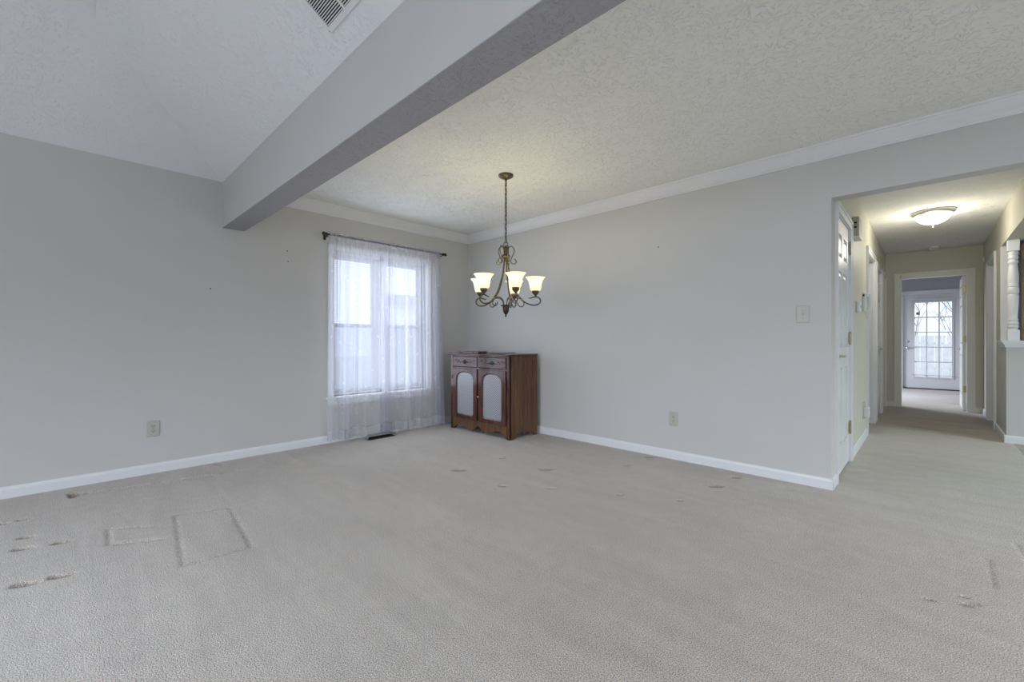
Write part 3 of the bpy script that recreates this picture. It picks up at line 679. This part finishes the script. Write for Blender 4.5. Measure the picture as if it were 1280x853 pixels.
# floor register with its clear air deflector, at the foot of the curtains
rg = thing('floor_register', (-4.28, 2.38, 0), 'dark floor register with clear plastic air deflector below the sheer curtains', 'floor vent')
obj('register_plate', B().box(-4.345, -4.235, 2.22, 2.54, -.002, .006, .002), M['darkbronze'], rg)
for k in range(9): obj('slat', B().box(-4.335+k*.0108, -4.331+k*.0108, 2.235, 2.525, .006, .010), M['dark'], rg)
bk, fr_, zt_ = -4.372, -4.232, .046
b = B().add([(bk, 2.245, .012), (bk, 2.515, .012), (-4.33, 2.505, zt_-.004), (-4.33, 2.255, zt_-.004), (fr_, 2.535, zt_), (fr_, 2.225, zt_), (fr_, 2.21, .008), (fr_, 2.55, .008), (bk, 2.22, .008), (bk, 2.54, .008)],
            [(0, 1, 2, 3), (3, 2, 4, 5), (5, 6, 8, 0), (5, 0, 3), (4, 1, 9, 7), (4, 2, 1)])
obj('air_deflector', b, M['clear'], rg, recalc=False)

# ------------------------------------------------------------------ cabinet
cx0, cx1, cy0, cy1 = -4.150, -3.160, 3.243, 3.683
cab = thing('carved_cabinet', ((cx0+cx1)/2, (cy0+cy1)/2, 0), 'dark walnut cabinet with two arched grille doors and carved drawers in the corner', 'cabinet')
sw = .045   # stile width
body = B().box(cx0+.004, cx1-.012, cy1-.012, cy1, .05, .885).box(cx0+.012, cx1-.012, cy0+.02, cy1-.012, .125, .14).box(cx0+.012, cx1-.012, cy0+.03, cy1-.012, .14, .885)
obj('carcass', body, M['wood'], cab)
def side(x0, x1, m):
    # scalloped foot: profile in (y, z)
    n = 40; P = []
    for i in range(n+1):
        t = i/n; y = cy0+t*(cy1-cy0)
        if t < .16 or t > .88: z = 0
        else:
            q = (t-.16)/.72; z = .052*max(0, min(1, q/.16, (1-q)/.13))**.6 - .020*max(0, 1-abs(q-.5)/.16)
            z += .012*math.exp(-((q-.28)/.05)**2)
        P.append((y, max(z, 0)))
    poly = P+[(cy1, .886), (cy0, .886)]
    b = B(); top = []
    # strips keep the concave outline clean
    v = []; f = []
    for x in (x0, x1):
        for y, z in P: v += [(x, y, z), (x, y, .886)]
    k = 2*(n+1)
    for i in range(n):
        a = 2*i; f += [(a, a+1, a+3, a+2), (k+a, k+a+2, k+a+3, k+a+1), (a, a+2, k+a+2, k+a)]
    f += [(0, k, k+1, 1), (2*n, 2*n+1, k+2*n+1, k+2*n)]
    return b.add(v, f)
obj('side_panel', side(cx1-.016, cx1, 0), M['woods'], cab); obj('side_panel', side(cx0, cx0+.016, 0), M['woods'], cab)
obj('front_stile', B().box(cx0, cx0+sw, cy0-.004, cy0+.022, 0, .886, .004), M['wood'], cab)
obj('front_stile', B().box(cx1-sw, cx1, cy0-.004, cy0+.022, 0, .886, .004), M['wood'], cab)
obj('rail', B().box(cx0+sw, cx1-sw, cy0-.002, cy0+.02, .728, .742), M['woodh'], cab); obj('rail', B().box(cx0+sw, cx1-sw, cy0-.002, cy0+.02, .874, .888), M['woodh'], cab)
mx_ = (cx0+cx1)/2
obj('drawer_divider', B().box(mx_-.011, mx_+.011, cy0-.002, cy0+.02, .742, .874), M['wood'], cab)
# scalloped apron
n = 96; v = []; f = []; ax0, ax1 = cx0+sw, cx1-sw
for y in (cy0-.003, cy0+.015):
    for i in range(n+1):
        t = i/n; s_ = abs(t-.5)*2
        z = .052+.018*math.cos(s_*9.0)
        z -= .036*math.exp(-((s_-.16)/.045)**2)-.012*math.exp(-(s_/.06)**2)
        if s_ > .84: z = z*max(0, 1-(s_-.84)/.16)**.7+.004
        z = max(.004, min(z, .10)); v += [(ax0+t*(ax1-ax0), y, z), (ax0+t*(ax1-ax0), y, .140)]
k = 2*(n+1)
for i in range(n):
    a = 2*i; f += [(a, a+2, a+3, a+1), (k+a, k+a+1, k+a+3, k+a+2), (a, k+a, k+a+2, a+2), (a+1, a+3, k+a+3, k+a+1)]
obj('apron', B().add(v, f), M['woods'], cab, label='scalloped apron with two points')
obj('top_board', B().box(cx0-.028, cx1+.018, cy0-.028, cy1, .886, .906, .005), M['woodh'], cab)
obj('lid', B().box(-4.035, -3.68, cy0+.02, cy0+.16, .906, .929, .004), M['woodh'], cab)
obj('lid_rail', B().box(-3.72, -3.46, cy0+.14, cy1-.03, .906, .911, .002), M['woodh'], cab)
def arch_pts(u0, u1, zb, zs, zt, n=18):
    """arched opening outline, bottom left first, anticlockwise"""
    r_ = .018; P = [(u0+r_, zb), (u1-r_, zb), (u1, zb+r_), (u1, zs)]
    for i in range(n+1):
        a = PI*i/n; c_ = (u0+u1)/2; e = (u1-u0)/2*.97
        P.append((c_+e*math.cos(a), zs+.012+(zt-zs-.012)*max(0, math.sin(a))**.8))
    P += [(u0, zs), (u0, zb+r_)]
    return P
def cab_door(u0, u1, hinge_side, knob):
    zb, zt = .144, .726; y0_, y1_ = cy0-.014, cy0+.004
    A = arch_pts(u0+.062, u1-.062, .185, .598, .692)
    root = None
    O = []
    for u, z in A:      # project the opening outline to the door's rectangle, giving a clean ring of quads
        cxm, czm = (u0+u1)/2, (zb+zt)/2; du, dz = u-cxm, z-czm
        s_ = min(((u1-u0)/2)/abs(du) if abs(du) > 1e-6 else 9e9, ((zt-zb)/2)/abs(dz) if abs(dz) > 1e-6 else 9e9)
        O.append((cxm+du*s_, czm+dz*s_))
    corners = [(u0, zb), (u1, zb), (u1, zt), (u0, zt)]
    # insert the rectangle's corners by snapping the nearest outline point
    for c_ in corners:
        i = min(range(len(O)), key=lambda q: (O[q][0]-c_[0])**2+(O[q][1]-c_[1])**2); O[i] = c_
    n_ = len(A); v = []
    IN = [((u0+u1)/2+(u-(u0+u1)/2)*.94, (zb+zt)/2+(z-(zb+zt)/2)*.965) for u, z in A]
    for y, L_ in ((y0_, O), (y0_, A), (y0_+.008, IN), (y1_, IN), (y1_, O)): v += [(u, y, z) for u, z in L_]
    f = []
    for r_ in range(5):
        a, b_ = r_*n_, ((r_+1) % 5)*n_
        for i in range(n_): j = (i+1) % n_; f.append((a+i, a+j, b_+j, b_+i))
    d = obj('door', B().add(v, f), M['wood'], cab)
    g = [(u, cy0-.001, z) for u, z in IN]
    obj('grille', B().add(g, [tuple(range(n_))]), M['lattice'], d, label='pale diamond lattice grille')
    hx = u0-.004 if hinge_side < 0 else u1+.004
    for z in (.25, .62): obj('hinge', B().tube([(hx, y0_-.002, z-.022), (hx, y0_-.002, z+.022)], .005, 8), M['darkbronze'], d)
    if knob:
        kx = u0+.022
        obj('knob', B().lathe([(0, -.030), (.008, -.029), (.0125, -.022), (.011, -.015), (.006, -.010), (.006, 0)], (kx, y0_, .422), 14, 'y'), M['nickel'], d, label='pale round knob')
cab_door(cx0+sw+.004, mx_-.012, -1, False); cab_door(mx_+.010, cx1-sw-.004, 1, True)
obj('door_gap', B().box(mx_-.012, mx_+.010, cy0+.004, cy0+.02, .14, .728), M['dark'], cab)
def drawer(u0, u1):
    z0, z1 = .748, .868
    d = obj('drawer', B().box(u0, u1, cy0-.008, cy0+.015, z0, z1, .004), M['woodh'], cab)
    c_ = (u0+u1)/2; zc = (z0+z1)/2-.005; y = cy0-.0085
    for s_ in (-1, 1):   # leafy garland either side of a central fruit cluster
        for k in range(5):
            t = k/4; u = c_+s_*(.078+.100*t); z = zc+.002+.022*t*t+(.009 if k % 2 else -.007)
            obj('leaf', B().sphere((u, y, z), .0105, 8, (1, .35, .55)), M['carve'], d)
    for du, dz, r_ in ((0, .004, .017), (-.026, .002, .013), (.026, .002, .013), (-.045, .0, .010), (.045, .0, .010), (-.012, -.014, .011), (.014, -.015, .011), (.0, .020, .009), (-.02, .016, .008), (.02, .016, .008)):
        obj('fruit', B().sphere((c_+du, y, zc+dz), r_, 8, (1, .5, .75)), M['carve'], d)
drawer(cx0+sw+.006, mx_-.015); drawer(mx_+.015, cx1-sw-.006)

# ------------------------------------------------------------------ chandelier
chx, chy = -2.54, 2.561
ch = thing('chandelier', (chx, chy, H), 'antique bronze five arm chandelier with flared frosted glass shades', 'chandelier')
P = lambda r_, a, z: (chx+r_*math.cos(a), chy+r_*math.sin(a), z)
obj('canopy', B().lathe([(.062, H), (.064, H-.006), (.060, H-.014), (.045, H-.024), (.022, H-.032), (.012, H-.036), (.010, H-.046), (0, H-.047)], (chx, chy, 0), 24), M['bronze'], ch)
def link(z, turn, hh=.021, ww=.0095, rr=.0026):
    pts = []
    for k in range(16):
        a = 2*PI*k/16; u = ww*math.cos(a); w_ = (hh-ww)*(1 if math.sin(a) > 0 else -1)*(abs(math.sin(a)) > .05)+ww*math.sin(a)
        pts.append((chx+(u if not turn else 0), chy+(u if turn else 0), z+w_))
    return B().tube(pts, rr, 6, closed=True)
z = H-.055; k = 0
z_end = 1.885; nl = 14; stp = (H-.050-z_end)/nl
for k in range(nl): obj('chain_link', link(H-.052-(k+.5)*stp, k % 2, stp*.62), M['bronze'], ch)
obj('power_cord', B().tube([(chx+.004*math.sin(i*1.9), chy+.004*math.cos(i*1.9), H-.05-i*(.5/20)) for i in range(21)]+[(chx, chy, 1.84)], .0022, 6), M['darkbronze'], ch)
obj('top_ring', B().tube([(chx+.017*math.cos(a), chy+.017*math.sin(a)*.72, 1.858+.019*math.sin(a+.0)) if False else (chx+.72*.018*math.cos(a), chy+.69*.018*math.cos(a), 1.860+.019*math.sin(a)) for a in [2*PI*i/18 for i in range(18)]], .0035, 8, closed=True), M['bronze'], ch)
obj('column', B().lathe([(0, 1.846), (.012, 1.845), (.014, 1.838), (.019, 1.832), (.020, 1.80), (.017, 1.785), (.018, 1.778), (.030, 1.772), (.036, 1.762), (.036, 1.752), (.030, 1.746), (.016, 1.742), (.012, 1.728), (.006, 1.716), (0, 1.712)], (chx, chy, 0), 24), M['bronze'], ch)
obj('bottom_plate', B().lathe([(0, 1.352), (.043, 1.351), (.045, 1.347), (.040, 1.343), (.028, 1.340), (.028, 1.334), (.026, 1.325), (.027, 1.312), (.024, 1.297), (.018, 1.284), (.009, 1.273), (.005, 1.268), (.007, 1.264), (.008, 1.258), (.005, 1.253), (0, 1.251)], (chx, chy, 0), 24), M['darkbronze'], ch)
toward = math.atan2(-chy, -chx)     # direction from the lamp to the room's middle
shade_prof = [(.026, 1.470), (.036, 1.471), (.044, 1.480), (.048, 1.497), (.050, 1.520), (.054, 1.542), (.062, 1.561), (.073, 1.576), (.083, 1.584)]
for q in range(5):
    a = toward+math.radians((18, 89, 162, 243, 315)[q])
    arm_pts = smooth_path([P(.014, a, 1.745), P(.020, a, 1.69), P(.030, a, 1.62), P(.047, a, 1.555), P(.081, a, 1.467), P(.138, a, 1.392), P(.190, a, 1.360), P(.240, a, 1.351), P(.278, a, 1.364), P(.290, a, 1.389), P(.275, a, 1.414), P(.247, a, 1.421), P(.218, a, 1.414), P(.200, a, 1.408), P(.188, a, 1.413)], 5)
    nrm = len(arm_pts); rad = [.0058]*(nrm-12)+[.0058-.0035*i/11 for i in range(12)]
    arm = obj('arm', B().tube(arm_pts, rad, 8), M['bronze'], ch)
    obj('lower_scroll', B().tube(smooth_path([P(.022, a, 1.352), P(.030, a, 1.385), P(.060, a, 1.409), P(.098, a, 1.411), P(.128, a, 1.398), P(.150, a, 1.372), P(.148, a, 1.348), P(.128, a, 1.338), P(.108, a, 1.347), P(.100, a, 1.362), P(.094, a, 1.372)], 5), .0042, 7), M['bronze'], arm)
    obj('collar', B().sphere(P(.134, a, 1.396), .011, 10), M['brass'], arm)
    obj('upper_scroll', B().tube(smooth_path([P(.018, a, 1.815), P(.028, a, 1.838), P(.048, a, 1.843), P(.066, a, 1.826), P(.070, a, 1.80), P(.060, a, 1.770), P(.046, a, 1.742), P(.040, a, 1.715), P(.052, a, 1.699), P(.072, a, 1.696), P(.086, a, 1.708), P(.082, a, 1.726), P(.070, a, 1.737)], 5), .0042, 7), M['bronze'], ch)
    c = P(.248, a, 0)
    cup = obj('cup', B().lathe([(0, 1.420), (.006, 1.421), (.007, 1.430), (.013, 1.436), (.024, 1.446), (.030, 1.456), (.031, 1.470), (.029, 1.472), (0, 1.472)], (c[0], c[1], 0), 20), M['bronze'], arm)
    sh = obj('shade', B().lathe(shade_prof+[(r_-.003, z_) for r_, z_ in shade_prof[::-1]], (c[0], c[1], 0), 32), M['shade'], ch, label='flared frosted glass shade, lit')
    obj('bulb', B().lathe([(.010, 1.474), (.012, 1.485), (.022, 1.505), (.026, 1.522), (.022, 1.538), (.012, 1.547), (0, 1.549)], (c[0], c[1], 0), 16), M['bulb'], sh)
    l = bpy.data.lights.new('chandelier_bulb_light', 'POINT'); l.energy = 1.75; l.color = (1, .86, .48); l.shadow_soft_size = .03
    lo_ = bpy.data.objects.new('chandelier_bulb_light', l); lo_.location = (c[0], c[1], 1.575); C.objects.link(lo_)

# ------------------------------------------------------------------ hallway ceiling light and smoke detector
hx_, hy_ = .043, 6.47
hl = thing('ceiling_light', (hx_, hy_, H), 'round flush ceiling light with frosted bowl in the hallway', 'ceiling light')
obj('pan', B().lathe([(.172, H), (.178, H-.008), (.176, H-.020), (.160, H-.030), (.150, H-.040), (.0, H-.040)], (hx_, hy_, 0), 40), M['nickel'], hl)
obj('bowl', B().lathe([(.148+.004, H-.036), (.149, H-.048), (.138, H-.070), (.118, H-.095), (.088, H-.118), (.050, H-.134), (.015, H-.140), (0, H-.1405)], (hx_, hy_, 0), 40), M['bowl'], hl)
obj('finial', B().lathe([(.026, H-.134), (.024, H-.142), (.012, H-.148), (.007, H-.155), (.009, H-.163), (.005, H-.170), (0, H-.171)], (hx_, hy_, 0), 16), M['nickel'], hl)
l = bpy.data.lights.new('hall_lamp_light', 'POINT'); l.energy = 13.5; l.color = (1, .94, .79); l.shadow_soft_size = .12
lo_ = bpy.data.objects.new('hall_lamp_light', l); lo_.location = (hx_, hy_, H-.32); C.objects.link(lo_)
sd = thing('smoke_detector', (.07, 8.93, H), 'small round white smoke detector on the hallway ceiling', 'smoke detector')
obj('base', B().lathe([(.066, H), (.066, H-.012), (.062, H-.016), (0, H-.016)], (.07, 8.93, 0), 28), M['white'], sd)
obj('cover', B().lathe([(.060, H-.016), (.056, H-.036), (.044, H-.044), (0, H-.046)], (.07, 8.93, 0), 28), M['white'], sd)
for k in (-1, 1): obj('vent_slot', B().box(.07+k*.014-.008, .07+k*.014+.008, 8.93-.0595, 8.93-.055, H-.034, H-.026), M['dark'], sd)

# ------------------------------------------------------------------ wall plates
def wall_plate(name, c, ax, sgn, label, cat, kind, m):
    """c on the wall face; ax axis of the wall normal, sgn its direction"""
    root = thing(name, c, label, cat, 'wall outlets of the dining room' if kind == 'outlet' else None)
    def bx(b, u0, u1, z0, z1, d0, d1, chf=0):
        if ax == 'y': return b.box(c[0]+u0, c[0]+u1, c[1]+sgn*d0, c[1]+sgn*d1, c[2]+z0, c[2]+z1, chf)
        return b.box(c[0]+sgn*d0, c[0]+sgn*d1, c[1]+u0, c[1]+u1, c[2]+z0, c[2]+z1, chf)
    obj('cover_plate', bx(B(), -.040, .040, -.062, .062, 0, .007, .004), m, root)
    def screw(z):
        p = list(c); p[0 if ax == 'x' else 1] += sgn*.0068; p[2] += z
        obj('screw', B().lathe([(.0035, 0), (.0025, .0015*sgn), (0, .0018*sgn)], p, 10, ax), M['brass'], root)
    if kind == 'outlet':
        screw(0)
        for z in (-.020, .020):
            rc = obj('receptacle', bx(B(), -.016, .016, z-.014, z+.014, .006, .0095, .003), m, root)
            for u in (-.0065, .0065): obj('slot', bx(B(), u-.0016, u+.0016, z-.001, z+.008, .0090, .0100), M['dark'], rc)
            obj('ground_hole', bx(B(), -.0025, .0025, z-.0095, z-.0045, .0090, .0100), M['dark'], rc)
    else:
        screw(.030); screw(-.030)
        obj('toggle_slot', bx(B(), -.005, .005, -.012, .012, .0065, .0078), M['grey'], root)
        obj('toggle', bx(B(), -.0038, .0038, -.001, .009, .007, .019, .002), m, root)
    return root
wall_plate('wall_outlet', (XA, .487, .353), 'x', 1, 'almond duplex outlet on the wall with the window', 'outlet', 'outlet', M['plate'])
wall_plate('wall_outlet', (-1.626, YB, .357), 'y', -1, 'almond duplex outlet below and away from the light switch', 'outlet', 'outlet', M['plate'])
wall_plate('light_switch', (-.658, YB, 1.247), 'y', -1, 'almond toggle light switch beside the hallway opening', 'light switch', 'switch', M['plate'])
for (p, ax, sg, lb) in (((-1.768, YB, 1.908), 'y', -1, 'small nail hole mark high on the light switch wall'), ((XA, .868, 1.501), 'x', 1, 'lone nail in the bare wall below the beam end'), ((XA, 1.485, 1.916), 'x', 1, 'upper nail of the pair beside the curtain rod'), ((XA, 1.493, 1.817), 'x', 1, 'lower nail of the pair beside the curtain rod')):
    obj('nail', B().lathe([(.0035, 0), (.0035, .002*sg), (.006, .003*sg), (.005, .005*sg), (0, .0055*sg)], p, 8, ax), M['darkbronze'], label=lb, cat='nail', group='nails left in the walls', loc=p)

# hallway wall fittings
cb = thing('door_chime', (HL, 5.06, 1.99), 'beige door chime box with dark slots high beside the hall door', 'door chime')
obj('box', B().box(HL, HL+.050, 4.93, 5.15, 1.995, 2.170, .006), M['grey'], cb)
obj('base_lip', B().box(HL, HL+.054, 4.925, 5.155, 1.985, 1.995), M['white'], cb)
for z0, z1 in ((2.108, 2.122), (2.094, 2.098), (2.068, 2.082)):
    for x in ((.013, .028),) : obj('slot', B().box(HL+x[0], HL+x[1]+.006, 4.9285, 4.932, z0, z1), M['dark'], cb)
th_ = thing('thermostat', (HL, 5.25, 1.32), 'small white thermostat box beside the wall phone', 'thermostat')
obj('body', B().box(HL+.006, HL+.034, 5.19, 5.29, 1.325, 1.42, .004), M['white'], th_); obj('mount_plate', B().box(HL, HL+.006, 5.18, 5.30, 1.318, 1.427), M['plate'], th_)
obj('dial', B().lathe([(.016, 0), (.014, .006), (0, .007)], (HL+.034, 5.24, 1.375), 14, 'x'), M['plate'], th_)
phn = thing('wall_phone', (HL, 5.83, 1.33), 'white corded wall phone hung on the hallway wall', 'phone')
obj('cradle', B().box(HL, HL+.030, 5.77, 5.87, 1.36, 1.555, .006), M['white'], phn)
hs = B().tube([(HL+.052, 5.82, 1.37), (HL+.058, 5.82, 1.41), (HL+.058, 5.82, 1.48), (HL+.052, 5.82, 1.53)], [.022, .015, .015, .022], 10)
obj('handset', hs, M['white'], phn); obj('earpiece', B().box(HL+.026, HL+.05, 5.795, 5.845, 1.505, 1.55, .006), M['white'], phn)
obj('hook_window', B().box(HL+.006, HL+.020, 5.7675, 5.771, 1.515, 1.535), M['dark'], phn)
obj('cord', B().tube(smooth_path([(HL+.05, 5.82, 1.36), (HL+.050, 5.81, 1.31), (HL+.040, 5.82, 1.285), (HL+.026, 5.83, 1.30), (HL+.018, 5.83, 1.365)], 6), .0035, 6), M['white'], phn)
nl_ = thing('wall_outlet_plate', (HL, 5.86, .22), 'white hallway outlet plate near the phone with plug adapter', 'outlet')
obj('cover_plate', B().box(HL, HL+.006, 5.81, 5.93, .225, .405, .002), M['nickel'], nl_)
ad_ = thing('plug_adapter', (HL+.006, 5.85, .24), 'white plug in adapter box low on the hallway wall', 'adapter')
obj('body', B().box(HL+.0065, HL+.052, 5.83, 5.90, .245, .350, .005), M['white'], ad_)
obj('indicator', B().lathe([(.005, 0), (.004, .002), (0, .0025)], (HL+.052, 5.865, .32), 10, 'x'), M['plate'], ad_)
sn = thing('door_sensor', (HR, 9.03, 2.16), 'small cream sensor high on the hallway wall near the end', 'sensor')
obj('body', B().box(HR-.018, HR, 9.0, 9.05, 2.16, 2.23, .004), M['cream'], sn); obj('cap', B().box(HR-.022, HR-.018, 9.01, 9.04, 2.175, 2.215, .002), M['cream'], sn)

# ------------------------------------------------------------------ turned post on the half wall and the board behind it
pxc, pyc = .637, 6.792; hb = .042
po = thing('turned_post', (pxc, pyc, 1.053), 'white turned wooden post standing on the half wall ledge', 'post')
obj('base_block', B().box(pxc-hb, pxc+hb, pyc-hb, pyc+hb, 1.053, 1.160, .003), M['trim'], po)
obj('top_block', B().box(pxc-hb, pxc+hb, pyc-hb, pyc+hb, 1.975, 2.090, .003), M['trim'], po)
pf = [(.040, 1.160), (.036, 1.170), (.030, 1.178), (.036, 1.186), (.040, 1.197), (.038, 1.208), (.033, 1.214), (.039, 1.224), (.040, 1.236), (.034, 1.246), (.032, 1.252), (.037, 1.262), (.038, 1.272), (.031, 1.283),
      (.033, 1.33), (.037, 1.40), (.040, 1.47), (.041, 1.51), (.037, 1.527), (.034, 1.532), (.040, 1.540), (.042, 1.560), (.042, 1.590), (.037, 1.602), (.034, 1.606), (.040, 1.612), (.040, 1.620), (.036, 1.628),
      (.039, 1.66), (.040, 1.70), (.037, 1.76), (.032, 1.82), (.029, 1.845), (.036, 1.853), (.039, 1.868), (.034, 1.880), (.031, 1.888), (.037, 1.898), (.039, 1.912), (.035, 1.924), (.032, 1.932), (.038, 1.944), (.039, 1.958), (.034, 1.968), (.036, 1.976)]
obj('turned_shaft', B().lathe(pf, (pxc, pyc, 0), 24), M['trim'], po)
rk = thing('pine_board', (.78, 6.83, 1.053), 'brown knotty pine board with metal clips standing beside the turned post', 'board')
obj('board', B().prism([(.700, 1.053), (.90, 1.053), (.90, 2.088), (.735, 2.088), (.700, 2.05)], lambda u, v_, w_: (u, w_, v_), 6.832, 6.858), M['rack'], rk)
for z in (1.155, 1.53, 1.735, 1.985): obj('clip', B().box(.722, .760, 6.822, 6.832, z-.02, z+.02, .003), M['nickel'], rk)

# ------------------------------------------------------------------ return-air grille on the sloped ceiling
g0 = Vector((-2.017, .868, H+S*(BY0-.868)-.0004))
ex = Vector((1, 0, 0)); es = Vector((0, -1, S)).normalized(); en = Vector((0, -S, -1)).normalized()
vg = thing('return_grille', tuple(g0), 'white metal return air grille on the sloped ceiling', 'air grille')
W_, H_ = .56, .36
def gbox(u0, u1, s0, s1, d0, d1):
    v = [g0+ex*u+es*s_+en*d for d in (d0, d1) for s_ in (s0, s1) for u in (u0, u1)]
    return B().add(v, [(0,2,3,1),(4,5,7,6),(0,1,5,4),(2,6,7,3),(0,4,6,2),(1,3,7,5)])
fb = B()
for q in ((0, W_, 0, .024), (0, W_, H_-.024, H_), (0, .022, .024, H_-.024), (W_-.022, W_, .024, H_-.024)):
    t = gbox(*q, 0, .007); fb.add(t.v, t.f)
for u in (.185, .365): t = gbox(u-.006, u+.006, .024, H_-.024, .001, .006); fb.add(t.v, t.f)
obj('frame', fb, M['trim'], vg)
obj('duct_opening', gbox(.01, W_-.01, .012, H_-.012, .0002, .0012), M['dark'], vg)
s0_ = None; pt = .0092; ns = int((H_-.05)/pt)
for k in range(ns):
    for c_, (u0, u1) in enumerate(((.022, .179), (.191, .359), (.371, W_-.022))):
        s_ = .0265+k*pt
        obj('louver', gbox(u0, u1, s_, s_+.0040, .0015, .0055), M['trim'], vg)
for u, s_ in ((.010, .010), (W_-.01, .010)): obj('screw', B().sphere(g0+ex*u+es*s_+en*.007, .003, 8), M['grey'], vg)

# ------------------------------------------------------------------ unseen windows, added to carry the lamps that light the rooms
def unseen_window(name, axis, c, u0, u1, z0, z1, n, label):
    w_ = thing(name, ((u0+u1)/2, c, z0) if axis == 'y' else (c, (u0+u1)/2, z0), label, None, kind='structure')
    def bx(b, a, b_, za, zb): return b.box(a, b_, c-.05, c+.0, za, zb) if axis == 'y' else b.box(c, c+.05, a, b_, za, zb)
    b = B(); t = .05
    bx(b, u0, u0+t, z0, z1); bx(b, u1-t, u1, z0, z1); bx(b, u0+t, u1-t, z0, z0+t); bx(b, u0+t, u1-t, z1-t, z1)
    for k in range(1, n): m_ = u0+(u1-u0)*k/n; bx(b, m_-.03, m_+.03, z0+t, z1-t)
    obj('window_frame', b, M['trim'], w_)
unseen_window('window_2', 'y', YR-.02, -3.2, -.6, .05, 2.13, 2, 'unseen patio door added to light the living room')
unseen_window('window_3', 'y', YR-.02, .6, 2.4, .8, 2.13, 2, 'unseen twin window added to light the living room')
unseen_window('window_4', 'x', XR+.02, -2.35, -.05, .65, 2.15, 3, 'unseen triple window added to light the living room')
unseen_window('window_6', 'x', XR+.02, 1.4, 3.2, .65, 2.1, 2, 'unseen twin window added to brighten the dining side')
unseen_window('window_5', 'x', 4.22, 4.5, 6.3, .8, 2.1, 2, 'twin window of the kitchen')

# ------------------------------------------------------------------ outside: fence and bare trees beyond the glazed door, a house beyond the dining window
fn_ = thing('board_fence', (1.5, 21, -.5), 'pale weathered board fence in the yard beyond the glazed door', 'fence')
for k in range(44):
    x = -2.4+k*.185
    obj('board', B().box(x, x+.17, 21, 21.02, -.45, 1.22+.01*math.sin(k*2.3)), M['fence'], fn_)
for z in (0, .9): obj('rail', B().box(-2.4, 5.75, 21.02, 21.06, z, z+.09), M['fence'], fn_)
def tree(x, y, hgt, seed, label):
    rnd = random.Random(seed); root = thing('bare_tree', (x, y, -.5), label, 'tree', 'bare trees beyond the fence'); tk = B(); br = B()
    def grow(b, p, d, r_, L_, lev):
        pts = [p]; q = Vector(p); dd = Vector(d)
        for i in range(4):
            dd = (dd+Vector((rnd.uniform(-.18, .18), rnd.uniform(-.18, .18), rnd.uniform(-.03, .14)))).normalized(); q = q+dd*L_/4; pts.append(q.copy())
        b.tube(pts, [r_*(1-.12*i) for i in range(5)], 5)
        if lev < 4:
            for i in range(3 if lev else 5):
                s_ = pts[rnd.choice((2, 3, 4))]; nd = (dd+Vector((rnd.uniform(-1, 1), rnd.uniform(-.8, .8), rnd.uniform(-.1, .6)))).normalized()
                grow(br, s_, nd, r_*.55, L_*.68, lev+1)
    grow(tk, Vector((x, y, -.5)), (0, 0, 1), .034, hgt, 0)
    obj('trunk', tk, M['bark'], root); obj('branches', br, M['bark'], root)
tree(1.2, 26, 2.6, 4, 'bare winter tree beyond the fence, the thicker one'); tree(3.6, 28, 2.8, 9, 'bare winter tree leaning over the fence'); tree(-.4, 30, 3.0, 14, 'bare slender winter tree farther beyond the fence')
hs_ = thing('neighbour_house', (-14, 11, -.5), 'pale neighbouring house with grey roof seen through the blinds', 'house')
obj('siding', B().box(-14.6, -13, 7.9, 16, -.5, 2.3), M['siding'], hs_)
obj('roof', B().prism([(-12.8, 2.25), (-13.8, 2.72), (-14.8, 2.25), (-13.8, 2.28)], lambda u, v_, w_: (u, w_, v_), 7.75, 16.2), M['roof'], hs_)
obj('house_window', B().box(-13.0, -12.96, 9.2, 10.3, .6, 1.8).box(-12.96, -12.93, 9.1, 9.2, .5, 1.9).box(-12.96, -12.93, 10.3, 10.4, .5, 1.9), M['trim'], hs_)
